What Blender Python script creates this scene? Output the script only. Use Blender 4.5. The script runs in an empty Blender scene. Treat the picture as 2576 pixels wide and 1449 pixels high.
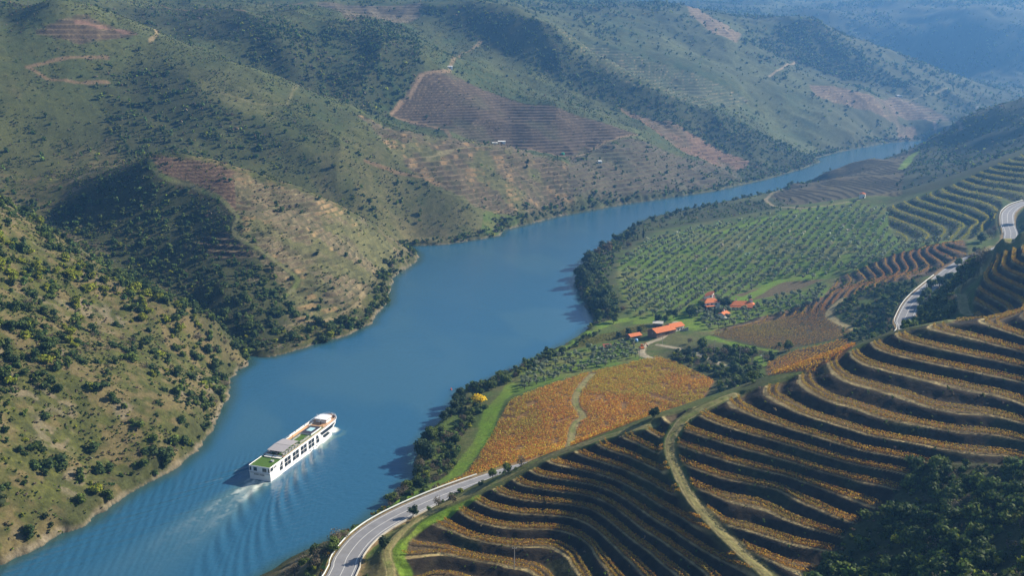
import bpy, bmesh, math, random
import numpy as np
from mathutils import Vector, Matrix
random.seed(7); RNG = np.random.default_rng(7)
SC = bpy.context.scene
# ---------------------------------------------------------------- camera, sky, sun, exposure
cam_d = bpy.data.cameras.new('camera'); cam = bpy.data.objects.new('camera', cam_d)
SC.collection.objects.link(cam); SC.camera = cam
cam.location = (0, 0, 190.0); cam.rotation_euler = (math.radians(90 - 14.3), 0, 0)
cam_d.sensor_width = 36.0; cam_d.lens = 36.0 * 2504.5 / 2576.0
cam_d.clip_start = 0.5; cam_d.clip_end = 20000
SUN_AZ, SUN_EL = math.radians(66), math.radians(29.5)       # azimuth clockwise from the view direction
w = bpy.data.worlds.new('World'); SC.world = w; w.use_nodes = True
nt = w.node_tree; bg = nt.nodes['Background']
sky = nt.nodes.new('ShaderNodeTexSky'); sky.sky_type = 'NISHITA'; sky.sun_disc = False
sky.sun_elevation = SUN_EL; sky.sun_rotation = SUN_AZ; sky.altitude = 300; sky.air_density = 1.0; sky.dust_density = 0.6; sky.ozone_density = 1.5
nt.links.new(sky.outputs[0], bg.inputs[0]); bg.inputs[1].default_value = 0.07
sd_ = bpy.data.lights.new('sun', 'SUN'); sun = bpy.data.objects.new('sun', sd_); SC.collection.objects.link(sun)
sd_.energy = 5.0; sd_.angle = math.radians(0.5); sd_.color = (1.0, 0.90, 0.74)
sun.location = (600, 400, 700)
_L = Vector((math.sin(SUN_AZ) * math.cos(SUN_EL), math.cos(SUN_AZ) * math.cos(SUN_EL), math.sin(SUN_EL)))
sun.rotation_euler = _L.to_track_quat('Z', 'Y').to_euler()
SC.view_settings.view_transform = 'Standard'; SC.view_settings.look = 'None'
SC.view_settings.exposure = 0.92; SC.view_settings.gamma = 1.0
SC.cycles.use_denoising = True; SC.cycles.max_bounces = 5; SC.cycles.diffuse_bounces = 2; SC.cycles.glossy_bounces = 2
SC.cycles.transparent_max_bounces = 6; SC.cycles.volume_bounces = 0; SC.cycles.transmission_bounces = 2
SC.cycles.sample_clamp_indirect = 4.0
# ---------------------------------------------------------------- helpers
COL = SC.collection
def tag(o, label=None, cat=None, group=None, kind=None):
    if label: o['label'] = label
    if cat: o['category'] = cat
    if group: o['group'] = group
    if kind: o['kind'] = kind
    return o
def empty(name, loc=(0, 0, 0), rz=0.0):
    o = bpy.data.objects.new(name, None); COL.objects.link(o); o.location = loc; o.rotation_euler = (0, 0, rz)
    o.empty_display_size = 0.5
    return o
def np_mesh(name, V, F, mats=(), smooth=False, cols=None, mi=None):
    """mesh from arrays; F is (n,3) or (n,4), or a list of such arrays"""
    me = bpy.data.meshes.new(name); V = np.asarray(V, np.float32)
    Fs = F if isinstance(F, list) else [F]
    Fs = [np.asarray(f, np.int32) for f in Fs if len(f)]
    me.vertices.add(len(V)); me.vertices.foreach_set('co', V.ravel())
    li = np.concatenate([f.ravel() for f in Fs]); tot = np.concatenate([np.full(len(f), f.shape[1], np.int32) for f in Fs])
    me.loops.add(len(li)); me.loops.foreach_set('vertex_index', li)
    me.polygons.add(len(tot)); me.polygons.foreach_set('loop_start', np.concatenate([[0], np.cumsum(tot)[:-1]]).astype(np.int32))
    try: me.polygons.foreach_set('loop_total', tot)
    except Exception: pass
    if smooth: me.polygons.foreach_set('use_smooth', np.ones(len(tot), bool))
    if mi is not None: me.polygons.foreach_set('material_index', np.asarray(mi, np.int32))
    me.update(calc_edges=True)
    if cols is not None:
        a = me.color_attributes.new('Col', 'FLOAT_COLOR', 'POINT')
        c = np.ones((len(V), 4), np.float32); c[:, :3] = cols; a.data.foreach_set('color', c.ravel())
    for m in mats: me.materials.append(m)
    return me
def np_obj(name, V, F, mats=(), parent=None, **k):
    o = bpy.data.objects.new(name, np_mesh(name, V, F, mats, **k)); COL.objects.link(o)
    if parent: o.parent = parent
    return o
def mat(name, col, rough=0.7, metal=0.0, noise=0.0, scale=3.0, spec=0.3):
    m = bpy.data.materials.new(name); m.use_nodes = True; n = m.node_tree; b = n.nodes['Principled BSDF']
    b.inputs['Base Color'].default_value = (*col, 1); b.inputs['Roughness'].default_value = rough; b.inputs['Metallic'].default_value = metal
    b.inputs['Specular IOR Level'].default_value = spec
    if noise:
        tc = n.nodes.new('ShaderNodeTexCoord'); t = n.nodes.new('ShaderNodeTexNoise'); t.inputs['Scale'].default_value = scale; t.inputs['Detail'].default_value = 5
        mp = n.nodes.new('ShaderNodeMapRange'); mp.inputs[1].default_value = .25; mp.inputs[2].default_value = .75; mp.inputs[3].default_value = 1 - noise; mp.inputs[4].default_value = 1 + noise
        mx = n.nodes.new('ShaderNodeMix'); mx.data_type = 'RGBA'; mx.blend_type = 'MULTIPLY'; mx.inputs[0].default_value = 1; mx.inputs[6].default_value = (*col, 1)
        n.links.new(tc.outputs['Object'], t.inputs['Vector']); n.links.new(t.outputs[0], mp.inputs[0]); n.links.new(mp.outputs[0], mx.inputs[7]); n.links.new(mx.outputs[2], b.inputs['Base Color'])
    return m
class MB:
    """collects boxes, tubes and prisms; build() links them as ONE mesh object"""
    def __init__(s): s.v = []; s.f = []; s.n = 0
    def add(s, vs, fs):
        s.v += [tuple(p) for p in vs]; s.f += [tuple(i + s.n for i in f) for f in fs]; s.n += len(vs); return s
    def box(s, x0, y0, z0, x1, y1, z1):
        vs = [(x0,y0,z0),(x1,y0,z0),(x1,y1,z0),(x0,y1,z0),(x0,y0,z1),(x1,y0,z1),(x1,y1,z1),(x0,y1,z1)]
        return s.add(vs, [(0,3,2,1),(4,5,6,7),(0,1,5,4),(1,2,6,5),(2,3,7,6),(3,0,4,7)])
    def tube(s, a, b, r, n=6, r2=None):
        a = np.array(a, float); b = np.array(b, float); d = b - a; d /= np.linalg.norm(d) + 1e-9
        u = np.cross(d, (0, 0, 1) if abs(d[2]) < .9 else (1, 0, 0)); u /= np.linalg.norm(u); w_ = np.cross(d, u); r2 = r if r2 is None else r2
        vs = [a + r * (u * math.cos(t) + w_ * math.sin(t)) for t in np.arange(n) * 2 * math.pi / n] + [b + r2 * (u * math.cos(t) + w_ * math.sin(t)) for t in np.arange(n) * 2 * math.pi / n]
        fs = [(i, (i + 1) % n, n + (i + 1) % n, n + i) for i in range(n)] + [tuple(range(n))[::-1], tuple(range(n, 2 * n))]
        return s.add(vs, fs)
    def prism(s, pts, axis, lo, hi):
        """outline extruded along an axis: 'x','y' or 'z'"""
        def P(p, h): return {'z': (p[0], p[1], h), 'y': (p[0], h, p[1]), 'x': (h, p[0], p[1])}[axis]
        n = len(pts); vs = [P(p, lo) for p in pts] + [P(p, hi) for p in pts]
        return s.add(vs, [tuple(range(n))[::-1], tuple(range(n, 2 * n))] + [(i, (i + 1) % n, n + (i + 1) % n, n + i) for i in range(n)])
    def build(s, name, m, parent=None, smooth=False, bevel=0.0):
        me = bpy.data.meshes.new(name); me.from_pydata(s.v, [], s.f)
        bm = bmesh.new(); bm.from_mesh(me); bmesh.ops.recalc_face_normals(bm, faces=bm.faces); bm.to_mesh(me); bm.free()
        if smooth:
            me.polygons.foreach_set('use_smooth', np.ones(len(me.polygons), bool))
        me.materials.append(m); o = bpy.data.objects.new(name, me); COL.objects.link(o)
        if parent: o.parent = parent
        if bevel:
            b = o.modifiers.new('bevel', 'BEVEL'); b.width = bevel; b.segments = 2; b.limit_method = 'ANGLE'
        return o
# ---------------------------------------------------------------- terrain
F_PX, CU, CV, HCAM, PITCH = 2504.5, 1288.0, 724.5, 190.0, math.radians(14.3)
SP, CP = math.sin(PITCH), math.cos(PITCH)

def ray(u, v):
    a = (u - CU) / F_PX; b = (v - CV) / F_PX
    return np.array((a, CP - b * SP, -SP - b * CP))
def atz(u, v, z=0.0):
    d = ray(u, v); t = (z - HCAM) / d[2]
    return (d[0] * t, d[1] * t, z)
def aty(u, v, Y):
    d = ray(u, v); t = Y / d[1]
    return (d[0] * t, Y, HCAM + d[2] * t)

# value noise -------------------------------------------------------
def _hash(ix, iy, seed):
    h = (ix.astype(np.int64) * 374761393 + iy.astype(np.int64) * 668265263 + seed * 1442695041) & 0xffffffff
    h = ((h ^ (h >> 13)) * 1274126177) & 0xffffffff
    h = (h ^ (h >> 16)) & 0xffffffff
    return h.astype(np.float64) / 4294967295.0
def vnoise(x, y, s, seed=0):
    x = np.asarray(x, float) / s; y = np.asarray(y, float) / s
    ix = np.floor(x); iy = np.floor(y); fx = x - ix; fy = y - iy
    fx = fx * fx * fx * (fx * (fx * 6 - 15) + 10); fy = fy * fy * fy * (fy * (fy * 6 - 15) + 10)
    a = _hash(ix, iy, seed); b = _hash(ix + 1, iy, seed); c = _hash(ix, iy + 1, seed); d = _hash(ix + 1, iy + 1, seed)
    return (a + (b - a) * fx) * (1 - fy) + (c + (d - c) * fx) * fy
def fbm(x, y, s, oct=4, seed=0, gain=0.5):
    r = 0.0; amp = 1.0; tot = 0.0
    for k in range(oct):
        r = r + amp * vnoise(x + 17.3 * k, y - 9.1 * k, s, seed + k * 7); tot += amp; amp *= gain; s *= 0.5
    return r / tot          # 0..1, mean .5
def sstep(a, b, x):
    t = np.clip((x - a) / (b - a), 0, 1); return t * t * (3 - 2 * t)

def inpoly(px, py, poly):
    r = np.zeros(px.shape, bool); n = len(poly)
    for i in range(n):
        x1, y1 = poly[i][:2]; x2, y2 = poly[(i + 1) % n][:2]
        if y1 == y2: continue
        c = (y1 > py) != (y2 > py)
        r ^= c & (px < (x2 - x1) * (py - y1) / (y2 - y1) + x1)
    return r
def segdist(px, py, pts, closed=False, vals=None):
    """distance to a polyline; with vals also the value interpolated at the nearest point"""
    best = np.full(px.shape, 1e9); bv = np.zeros(px.shape)
    n = len(pts)
    for i in range(n if closed else n - 1):
        x1, y1 = pts[i][:2]; x2, y2 = pts[(i + 1) % n][:2]
        dx, dy = x2 - x1, y2 - y1; L = dx * dx + dy * dy + 1e-9
        t = np.clip(((px - x1) * dx + (py - y1) * dy) / L, 0, 1)
        d = np.hypot(px - x1 - t * dx, py - y1 - t * dy)
        m = d < best; best[m] = d[m]
        if vals is not None: bv[m] = (vals[i] + t * (vals[(i + 1) % n] - vals[i]))[m]
    return (best, bv) if vals is not None else best
def spline(pts, step=4.0):
    """Catmull-Rom through 3-D points, resampled"""
    P = [np.array(p, float) for p in pts]
    P = [2 * P[0] - P[1]] + P + [2 * P[-1] - P[-2]]
    out = []
    for i in range(1, len(P) - 2):
        p0, p1, p2, p3 = P[i - 1:i + 3]
        n = max(2, int(np.linalg.norm(p2 - p1) / step))
        for k in range(n):
            t = k / n
            out.append(0.5 * (2 * p1 + (p2 - p0) * t + (2 * p0 - 5 * p1 + 4 * p2 - p3) * t * t + (3 * p1 - p0 - 3 * p2 + p3) * t ** 3))
    out.append(P[-2])
    return np.array(out)

# shoreline -----------------------------------------------------------
SH_L = [(0,1425),(110,1370),(230,1310),(330,1238),(420,1190),(500,1132),(545,1060),(575,1000),(577,952),(628,915),(625,897),
        (690,897),(780,872),(870,845),(935,815),(943,795),(978,762),(988,700),(1050,657),(1052,640),(1030,620),(1130,614),(1255,594),
        (1268,580),(1400,546),(1560,516),(1690,497),(1800,480),(1930,450),(2020,424),(2062,407),(2050,398),(2120,380),(2230,360),(2330,352)]
SH_R = [(905,1330),(985,1262),(1042,1205),(1052,1135),(1085,1088),(1137,1035),(1162,985),(1215,968),(1330,915),(1455,850),(1497,812),
        (1475,770),(1447,712),(1472,655),(1530,622),(1570,588),(1625,552),(1760,522),(1935,487)]
shl = [atz(u, v)[:2] for u, v in SH_L]
shr = [atz(u, v)[:2] for u, v in SH_R]
shr_far = [(430.,1352.),(520.,1450.),(640.,1570.),(820.,1660.)]
RIVER = [(-215.,200.),(-200.,290.)] + shl + [(1000.,1790.),(1000.,1720.)] + shr_far[::-1] + shr[::-1] + [(-85.,330.),(-105.,290.),(-120.,200.)]
def river_sd(x, y):
    """+ on land, - in the river"""
    d = segdist(x, y, RIVER, True)
    return np.where(inpoly(x, y, RIVER), -d, d)

# roads and tracks ----------------------------------------------------
ROAD = [(-62.,205.,20.),(-63.,250.,20.)] + [atz(u, v, z) for u, v, z in
        ((856,1449,19.8),(872,1405,19.8),(915,1352,19.9),(985,1305,20),(1100,1252,19.6),(1220,1208,18.8),(1340,1172,18.4))] + \
        [(60.,400.,20.5),(128.,446.,26.)] + [atz(u, v, z) for u, v, z in
        ((2258,852,33),(2275,805,35),(2303,755,38),(2370,697,42))] + [(300.,640.,46.),(335.,664.,50.)] + [atz(u, v, z) for u, v, z in
        ((2543,590,53),(2535,560,55),(2540,530,56),(2585,508,58))] + [(480.,835.,60.),(560.,850.,62.)]
road_c = spline(ROAD, 3.0)

CTRL = []
def cz(*pts):
    for u, v, z in pts: CTRL.append(atz(u, v, z))
def cy(*pts):
    for u, v, Y in pts: CTRL.append(aty(u, v, Y))
def cw(*pts):
    CTRL.extend(pts)
for p in shl + shr + shr_far: cw((p[0], p[1], 0.0))
cw((-215,200,0),(-120,200,2),(-105,290,1))
for p in road_c[::12]: cw(tuple(p))
# near left hillside
cy((0,505,620),(165,600,606),(304,692,592),(434,748,578),(543,800,570),(0,750,480),(0,1000,402),(0,1200,362),(200,1000,425),(200,800,505),
   (380,900,490),(420,1050,445),(250,1200,395))
cw((-420,430,165),(-480,600,190),(-300,300,95),(-420,250,170),(-600,450,260))
# gully behind it and the terraced spur
cw((-182,600,1),(-215,640,9),(-279,696,22),(-350,752,41),(-411,793,57),(-520,850,95))
cy((400,401,800),(600,432,812),(740,470,822),(860,520,832),(950,575,838),(1010,622,842),
   (590,560,733),(650,650,703),(730,740,668),(480,560,757),(470,640,708),(560,740,646),(640,830,610),(330,450,790),
   (800,650,720),(850,740,680),(760,560,770),(900,650,748),(700,520,790))
cw((-300,865,84),(-95,930,3),(-170,905,30),(-235,890,58))
# second left hillside
cy((150,0,1100),(0,65,1080),(400,100,1140),(700,185,1130),(860,265,1118),(990,320,1110),(1130,350,1110),(1260,360,1110),(1400,410,1125),(1500,445,1140),(1600,485,1152),
   (300,300,960),(0,300,930),(600,300,1000),(800,380,960),(900,480,935),(0,400,885),(150,450,850),(0,470,815),(300,180,1050),(1100,430,1010),(1180,500,985),(1300,480,1040))
cw((-700,900,230),(-800,1200,330),(-620,1000,240))
# third: brown vineyard and its forest
cw((-60,1180,58),(-150,1200,85),(-280,1215,128),(-420,1250,170),(30,1180,42))
cy((1130,170,1330),(1400,270,1320),(1590,355,1310),(990,290,1232),(1200,358,1216),(1420,405,1200),(1550,440,1190),(800,200,1235),(860,120,1290),(1000,120,1320),(900,75,1330),(700,75,1300),(640,60,1330),(720,130,1240),(940,200,1255),(500,20,1430),(350,20,1380),(1045,175,1300),(1700,420,1290))
# gully and fourth crest
cy((1061,60,1600),(1195,110,1570),(1295,150,1535),(1429,214,1500),(1546,267,1478),(1720,334,1450),(1850,400,1450),
   (1060,2,1720),(1195,20,1640),(1295,40,1610),(1389,70,1580),(1513,140,1560),(1600,180,1545),(1722,247,1535),(1880,320,1540),(1980,370,1535))
# fifth
cw((120,1690,150),(230,1660,110))
cy((1600,130,1760),(1650,30,2100),(1450,20,2050),(1800,200,1750),(1900,270,1730),(2000,330,1700),(1750,130,1900),
   (2040,210,1900),(1872,115,2010),(2200,250,1900),(2350,320,1850),(2120,300,1780))
# peak and its shaded face
cy((2062,47,2235),(1966,73,2200),(2130,75,2250),(2266,130,2260),(2383,180,2240),(2484,227,2220),(2550,247,2200),(1980,155,2080),(2060,178,2075),(2150,204,2060),(2300,240,2050))
cw((1400,2200,40),(1500,1900,60),(700,2600,120),(900,2650,110))
# far backdrop
cy((1300,5,2900),(1500,2,3000),(1750,3,3200),(2000,4,3300),(2250,8,3200),(2250,30,3050),(2285,70,2880),(2312,115,2760),(2395,180,2620),(2400,18,2980),(2440,45,2800),(2500,85,2700),(2560,140,2600),(2100,30,3000),(2170,75,2900),(2230,120,2800),(1800,60,2600),(1850,30,2850))
cw((1000,4500,370),(2000,4500,370),(3000,4500,370),(0,4500,380),(-1500,4500,380),(-1200,2500,370),(-2500,2500,380),(1000,6200,380),(3500,3000,360),(-1500,1500,370),
   (-600,1700,270),(-900,2000,340),(-300,2200,270),(0,2500,265))
# right bank, far hill and vineyard spur
cy((2150,400,1330),(2300,362,1500),(2460,265,1450),(2576,240,1430),(2040,510,1090),(2260,490,1070),(2120,450,1190),(2270,430,1200),(2400,400,1250),(2576,330,1230),(2000,470,1180))
cw((760,1560,70),(900,1500,130),(1200,1400,220),(900,1200,190),(700,1000,130),(1200,1000,260),(430,1050,30),(500,1080,50))
# olive groves
cy((2169,498,960),(2000,520,985),(2230,515,930),(1600,650,830),(1600,750,702),(1900,650,800),(2000,600,845),(2250,600,790),(2200,700,672),(2000,720,700),(1780,770,664),
   (1690,840,600),(1950,800,625),(2140,770,592),(1800,845,586),(2140,860,522),(1940,940,490),(1650,905,546),(1790,960,492),(1300,1010,476),(1180,1190,398),(1400,1130,405),
   (1760,560,990),(1550,830,625),(1380,960,510),(1500,1000,478),(1700,700,768),(1930,870,545))
cw((125,470,21),(20,400,17))
# yellow terraces and the slopes round the road
cy((2300,500,900),(2560,400,930),(2450,440,925),(2300,600,780),(2450,560,785),(2150,720,650),(2400,610,680),(2200,790,575),(2290,690,622),(2350,800,470),(2490,620,480),(2410,740,440),(2460,815,392),(2430,690,500))
cw((560,950,105),(600,800,95),(420,700,85),(300,560,70),(330,600,68),(420,560,130),(600,600,170),(480,760,66),(245,520,50))
# main terraced slope
cz((980,1395,22.5),(1020,1330,23.5),(1200,1240,30),(1380,1150,40.3),(1510,1102,46.6),(1650,1050,53.6),(1850,990,61.3),(2040,930,68.2),(2160,870,74.5),(2260,830,79.5),(2400,800,83.5),(2576,640,98),
   (1300,1449,21.5),(1500,1449,26),(1700,1449,32),(1900,1449,37.5),(2100,1449,40.5),(1500,1260,33.6),(1700,1350,36.5),(2000,1400,41.3),(1700,1200,46),(1818,1293,44.5),(2125,1358,44.5),
   (1939,1228,48.1),(2125,1327,47.5),(1939,1189,51.5),(2172,1276,51),(1939,1137,55.3),(2112,1189,55.3),(2263,1215,55.5),(2017,1073,62),(2198,1120,62.3),(2349,1146,62.5),(2576,1172,62.8),(2224,990,69.7),(2414,1047,69.7),(2576,1064,70),
   (2576,950,77),(2576,800,88.5),(2400,1300,59),(2576,1449,64),(2200,1449,45),(2300,920,75),(1400,1350,26),(1200,1350,25),(1100,1449,20.5))
cw((10,352,32),(50,380,33),(90,400,40),(130,402,52),(160,410,60),(180,420,64))
cw((0,0,183),(0,50,144),(0,100,114),(0,200,45),(-60,100,95),(60,100,112),(100,150,95),(60,180,72),(150,150,108),(140,200,84),(200,200,106),(220,300,104),(300,350,122),(350,450,132),(200,100,150),(-60,170,38),(100,0,190),(-100,0,170),
   (-60,-80,200),(150,-80,240),(-40,230,22),(0,240,26),(-120,100,80),(-200,0,120),(300,100,200))
CT = np.array(CTRL)

def _fit(P, beta=1.5, lam=0.0):
    sc = 1000.0
    X = P[:, :2] / sc
    r = np.sqrt(((X[:, None, :] - X[None, :, :]) ** 2).sum(2))
    A = -(r ** beta)
    n = len(P)
    M = np.zeros((n + 1, n + 1)); M[:n, :n] = A - lam * np.eye(n); M[:n, n] = 1; M[n, :n] = 1
    rhs = np.zeros(n + 1); rhs[:n] = P[:, 2]
    w = np.linalg.lstsq(M, rhs, rcond=None)[0]
    def f(x, y):
        out = np.empty(x.shape)
        for i in range(0, x.size, 20000):
            s = slice(i, i + 20000)
            q = np.hypot(x[s, None] / sc - X[None, :, 0], y[s, None] / sc - X[None, :, 1])
            out[s] = -(q ** beta) @ w[:n] + w[n]
        return out
    return f
class Grid:
    """a smooth height lattice with cubic B-spline-like interpolation"""
    def __init__(s, x0, y0, x1, y1, d, f):
        s.x0, s.y0, s.d = x0, y0, d
        s.nx = int((x1 - x0) / d) + 1; s.ny = int((y1 - y0) / d) + 1
        X, Y = np.meshgrid(x0 + d * np.arange(s.nx), y0 + d * np.arange(s.ny))
        s.z = f(X.ravel(), Y.ravel()).reshape(s.ny, s.nx)
    def __call__(s, x, y):
        gx = np.clip((x - s.x0) / s.d, 1, s.nx - 3.001); gy = np.clip((y - s.y0) / s.d, 1, s.ny - 3.001)
        ix = gx.astype(int); iy = gy.astype(int); fx = gx - ix; fy = gy - iy
        def w(t): return ((1 - t) ** 3 / 6, (3 * t ** 3 - 6 * t * t + 4) / 6, (-3 * t ** 3 + 3 * t * t + 3 * t + 1) / 6, t ** 3 / 6)
        wx = w(fx); wy = w(fy); r = 0.0
        for j in range(4):
            q = 0.0
            for i in range(4): q = q + wx[i] * s.z[iy + j - 1, ix + i - 1]
            r = r + wy[j] * q
        return r
_f = _fit(CT)
G_NEAR = Grid(-460, -100, 560, 1040, 5.0, _f)
G_FAR = Grid(-5400, -200, 5600, 6500, 20.0, _f)
def base_raw(x, y):
    n = (x > -440) & (x < 540) & (y > -80) & (y < 1020)
    z = G_FAR(x, y)
    if n.any():
        zn = G_NEAR(x[n], y[n])
        e = np.minimum.reduce([x[n] + 440, 540 - x[n], y[n] + 80, 1020 - y[n]])
        z[n] = z[n] + (zn - z[n]) * np.clip(e / 40, 0, 1)
    return z
# ---------------------------------------------------------------- zones of the ground
def pick(pts, f=None, n=900, near=150.0):
    """pixels -> first hit on the bare terrain"""
    f = f or base_raw
    P = np.array([ray(u, v) for u, v in pts]); P = P / P[:, 1:2]
    out = np.full((len(pts), 3), np.nan); done = np.zeros(len(pts), bool)
    Yp = near; Y = near
    while Y < 4200 and not done.all():
        Y = Yp * 1.003 + .3
        x = P[:, 0] * Y; z = HCAM + P[:, 2] * Y
        hit = (~done) & (np.maximum(f(x, np.full(len(x), Y)), 0) >= z)
        out[hit] = np.stack([x, np.full(len(x), Y), z], 1)[hit]; done |= hit; Yp = Y
    out[~done] = (P * 4200)[~done] + np.array((0, 0, HCAM))
    return [tuple(p) for p in out]

ZP = {   # outlines of the terraced and planted ground, as seen from the viewpoint
 'T': [(940,1500),(1000,1449),(1012,1392),(1070,1325),(1210,1250),(1390,1160),(1655,1058),(1850,998),(2040,936),(2160,876),(2260,838),(2400,806),(2455,750),(2478,690),(2500,640),(2576,622),(2760,600),(2800,1190),(2576,1165),(2400,1160),(2300,1168),(2235,1255),(2125,1330),(2085,1400),(2040,1500)],
 'Y': [(2232,522),(2400,464),(2576,388),(2760,370),(2760,480),(2520,500),(2500,560),(2440,600),(2290,610),(2240,570)],
 'R': [(1790,838),(1900,800),(2075,745),(2110,700),(2250,640),(2420,603),(2430,650),(2390,688),(2300,700),(2170,730),(2110,770),(1950,805)],
 'V': [(1935,492),(2050,439),(2150,407),(2295,372),(2268,420),(2258,492),(1990,514)],
 'B': [(988,288),(1030,230),(1060,178),(1130,170),(1250,212),(1400,277),(1600,358),(1430,404),(1330,385),(1180,352)],
 'S': [(372,412),(430,407),(560,432),(640,470),(605,545),(560,512),(480,478),(400,448)],
 'U': [(475,632),(540,598),(596,602),(690,668),(560,655)],
 'W': [(600,450),(760,490),(900,560),(1000,632),(1030,650),(985,690),(900,740),(830,800),(740,812),(735,742),(640,640),(605,585),(610,530)],
 'A': [(900,290),(1000,330),(1130,352),(1260,362),(1400,415),(1540,470),(1330,540),(1190,510),(1090,460),(1000,400)],
 'E': [(2040,212),(2110,222),(2250,275),(2380,325),(2300,320),(2150,268),(2050,240)],
 'F': [(2200,250),(2260,238),(2320,262),(2400,300),(2330,300)],
 'H': [(1560,275),(1640,300),(1780,360),(1880,415),(1840,432),(1700,370)],
 'K': [(1400,80),(1500,110),(1640,160),(1790,210),(1880,255),(1760,270),(1600,200),(1480,150)],
 'J': [(1690,10),(1760,40),(1860,100),(1850,112),(1790,90),(1740,50)],
 'Q': [(100,90),(220,55),(340,100),(200,112)],
 'N': [(800,0),(1060,8),(1050,48),(880,50)],
 'M': [(1440,480),(1440,405),(1590,372),(1840,425),(1870,455),(1700,485),(1560,500)],
 'field1': [(1175,1195),(1230,1110),(1285,1010),(1480,940),(1650,898),(1700,915),(1795,960),(1770,1000),(1640,1045),(1390,1145),(1270,1185),(1100,1250),(1060,1255)],
 'field2': [(1790,845),(1900,815),(2080,762),(2100,800),(2150,830),(2130,850),(2000,875),(1960,885),(1880,865)],
 'field3': [(1945,945),(1930,915),(2000,885),(2130,855),(2150,870),(2110,900),(2040,935)],
 'field4': [(1420,890),(1480,855),(1620,820),(1640,835),(1520,860)],
 'field5': [(1850,742),(1960,712),(2070,705),(1990,735),(1900,755)],
 'olive1': [(1560,655),(1640,600),(1760,575),(1960,535),(2130,505),(2230,520),(2235,600),(2140,640),(2080,700),(1900,760),(1750,815),(1600,800),(1570,740)],
 'olive2': [(1750,800),(1900,770),(2080,715),(2070,760),(1900,805),(1790,835),(1730,830)],
 'olive3': [(1280,985),(1330,935),(1420,895),(1560,862),(1620,868),(1600,905),(1480,930),(1300,990)],
 'olive4': [(2230,590),(2300,612),(2420,602),(2260,640),(2120,690),(2100,680)],
}
FOREST_AND_SHADE = {  # dark hill zones: real woods, plus hill-face shade put into the ground colour
 'FB': [(640,60),(800,62),(1030,85),(1052,170),(985,290),(870,268),(700,185),(640,170)],
 'FC': [(1061,25),(1195,35),(1389,80),(1513,150),(1722,255),(1880,330),(2062,400),(2045,415),(1900,400),(1720,334),(1546,267),(1429,214),(1295,150),(1150,90)],
 'FS': [(365,425),(480,490),(588,552),(594,590),(480,620),(690,690),(730,725),(700,830),(640,880),(600,870),(540,840),(434,735),(304,680),(165,585),(120,540),(250,480)],
 'FD': [(1872,115),(1966,76),(2062,50),(2105,85),(2200,160),(2280,215),(2150,204),(1980,155)],
 'FL': [(260,190),(420,180),(560,280),(700,330),(690,380),(560,400),(420,410),(300,330)],
 'FN': [(240,20),(420,80),(640,150),(640,60),(500,10)],
 'FG': [(2050,1449),(2125,1335),(2235,1258),(2300,1170),(2576,1182),(2800,1200),(2900,1500),(2050,1500)],
 'FK': [(2110,770),(2180,725),(2300,710),(2330,740),(2250,790),(2210,860),(2130,870)],
 'FR': [(2260,860),(2330,770),(2380,705),(2480,640),(2470,690),(2400,740),(2420,780),(2390,800),(2260,835)],
 'FX': [(1700,875),(1960,870),(1960,885),(1920,925),(1930,945),(1900,985),(1800,955),(1690,910)],
 'FW': [(1450,720),(1470,650),(1530,620),(1570,575),(1620,545),(1760,518),(1960,500),(1980,520),(1750,560),(1640,580),(1550,640),(1530,700),(1560,780),(1500,815)],
 'FH': [(2400,470),(2576,400),(2576,240),(2460,268),(2300,365),(2270,430),(2262,490)],
 'FO': [(1700,350),(2060,420),(1900,450),(1700,482),(1850,430)],
 'FZ': [(2290,140),(2340,75),(2450,62),(2576,70),(2576,245),(2480,222),(2380,172)],  # far dark spur face: woods and shade given by colour alone
 'FY': [(1880,45),(2020,15),(2180,20),(2120,45),(2062,44),(1960,70)],
 'FA': [(1890,430),(2020,420),(2060,408),(1980,372),(1900,360)],
}
PW = {k: [p[:2] for p in pick(v)] for k, v in ZP.items()}
FWp = {k: [p[:2] for p in pick(v)] for k, v in FOREST_AND_SHADE.items()}
TERR = {'T': (3.5, .50, .8), 'Y': (3.4, .45, .6), 'R': (2.3, .5, .5), 'V': (1.4, .6, .15), 'B': (3.0, .6, .35), 'S': (2.6, .6, .5), 'U': (3.2, .55, .3), 'W': (3.0, .7, 1.6), 'A': (4.2, .6, 1.6),
        'E': (4, .6, .6), 'F': (4, .6, .6), 'H': (4.5, .6, 1.5), 'K': (4.5, .6, 1.0), 'J': (5.0, .6, 1.0), 'Q': (5., .6, 1.5), 'N': (5, .6, 1.0), 'M': (4.0, .6, 1.5)}
TRK = {   # name: (outline, half width)
 'lower': ([(960,1520),(985,1449),(973,1395),(1000,1350),(1060,1302),(1200,1234),(1350,1162),(1500,1108),(1640,1066)], 1.5),
 'diag': ([(1990,1510),(1925,1449),(1860,1395),(1800,1330),(1740,1258),(1700,1180),(1684,1130),(1698,1085),(1740,1045),(1850,993)], 1.6),
 'upper': ([(2540,612),(2492,622),(2482,660),(2440,705),(2403,742),(2425,778),(2436,792)], 2.0),
 'field': ([(1492,942),(1455,985),(1448,1022),(1466,1052),(1440,1088),(1420,1135)], 1.8),
 'farm': ([(1700,812),(1668,850),(1625,868),(1615,890),(1640,905)], 2.0),
 'lane': ([(1655,868),(1710,880),(1770,897),(1835,928)], 1.6),
 'lane2': ([(1856,952),(1838,972)], 1.5),
 'spur': ([(372,412),(400,450),(480,482),(560,516),(598,550),(588,585),(612,622),(740,706),(742,730),(715,755)], 1.4),
 'vine': ([(1925,505),(1955,480),(2000,458),(2060,440)], 2.0),
 'vine2': ([(1925,505),(1990,522),(2060,520),(2160,505)], 1.8),
 'knoll': ([(2120,752),(2086,786),(2098,806),(2150,830)], 2.0),
}
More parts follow.
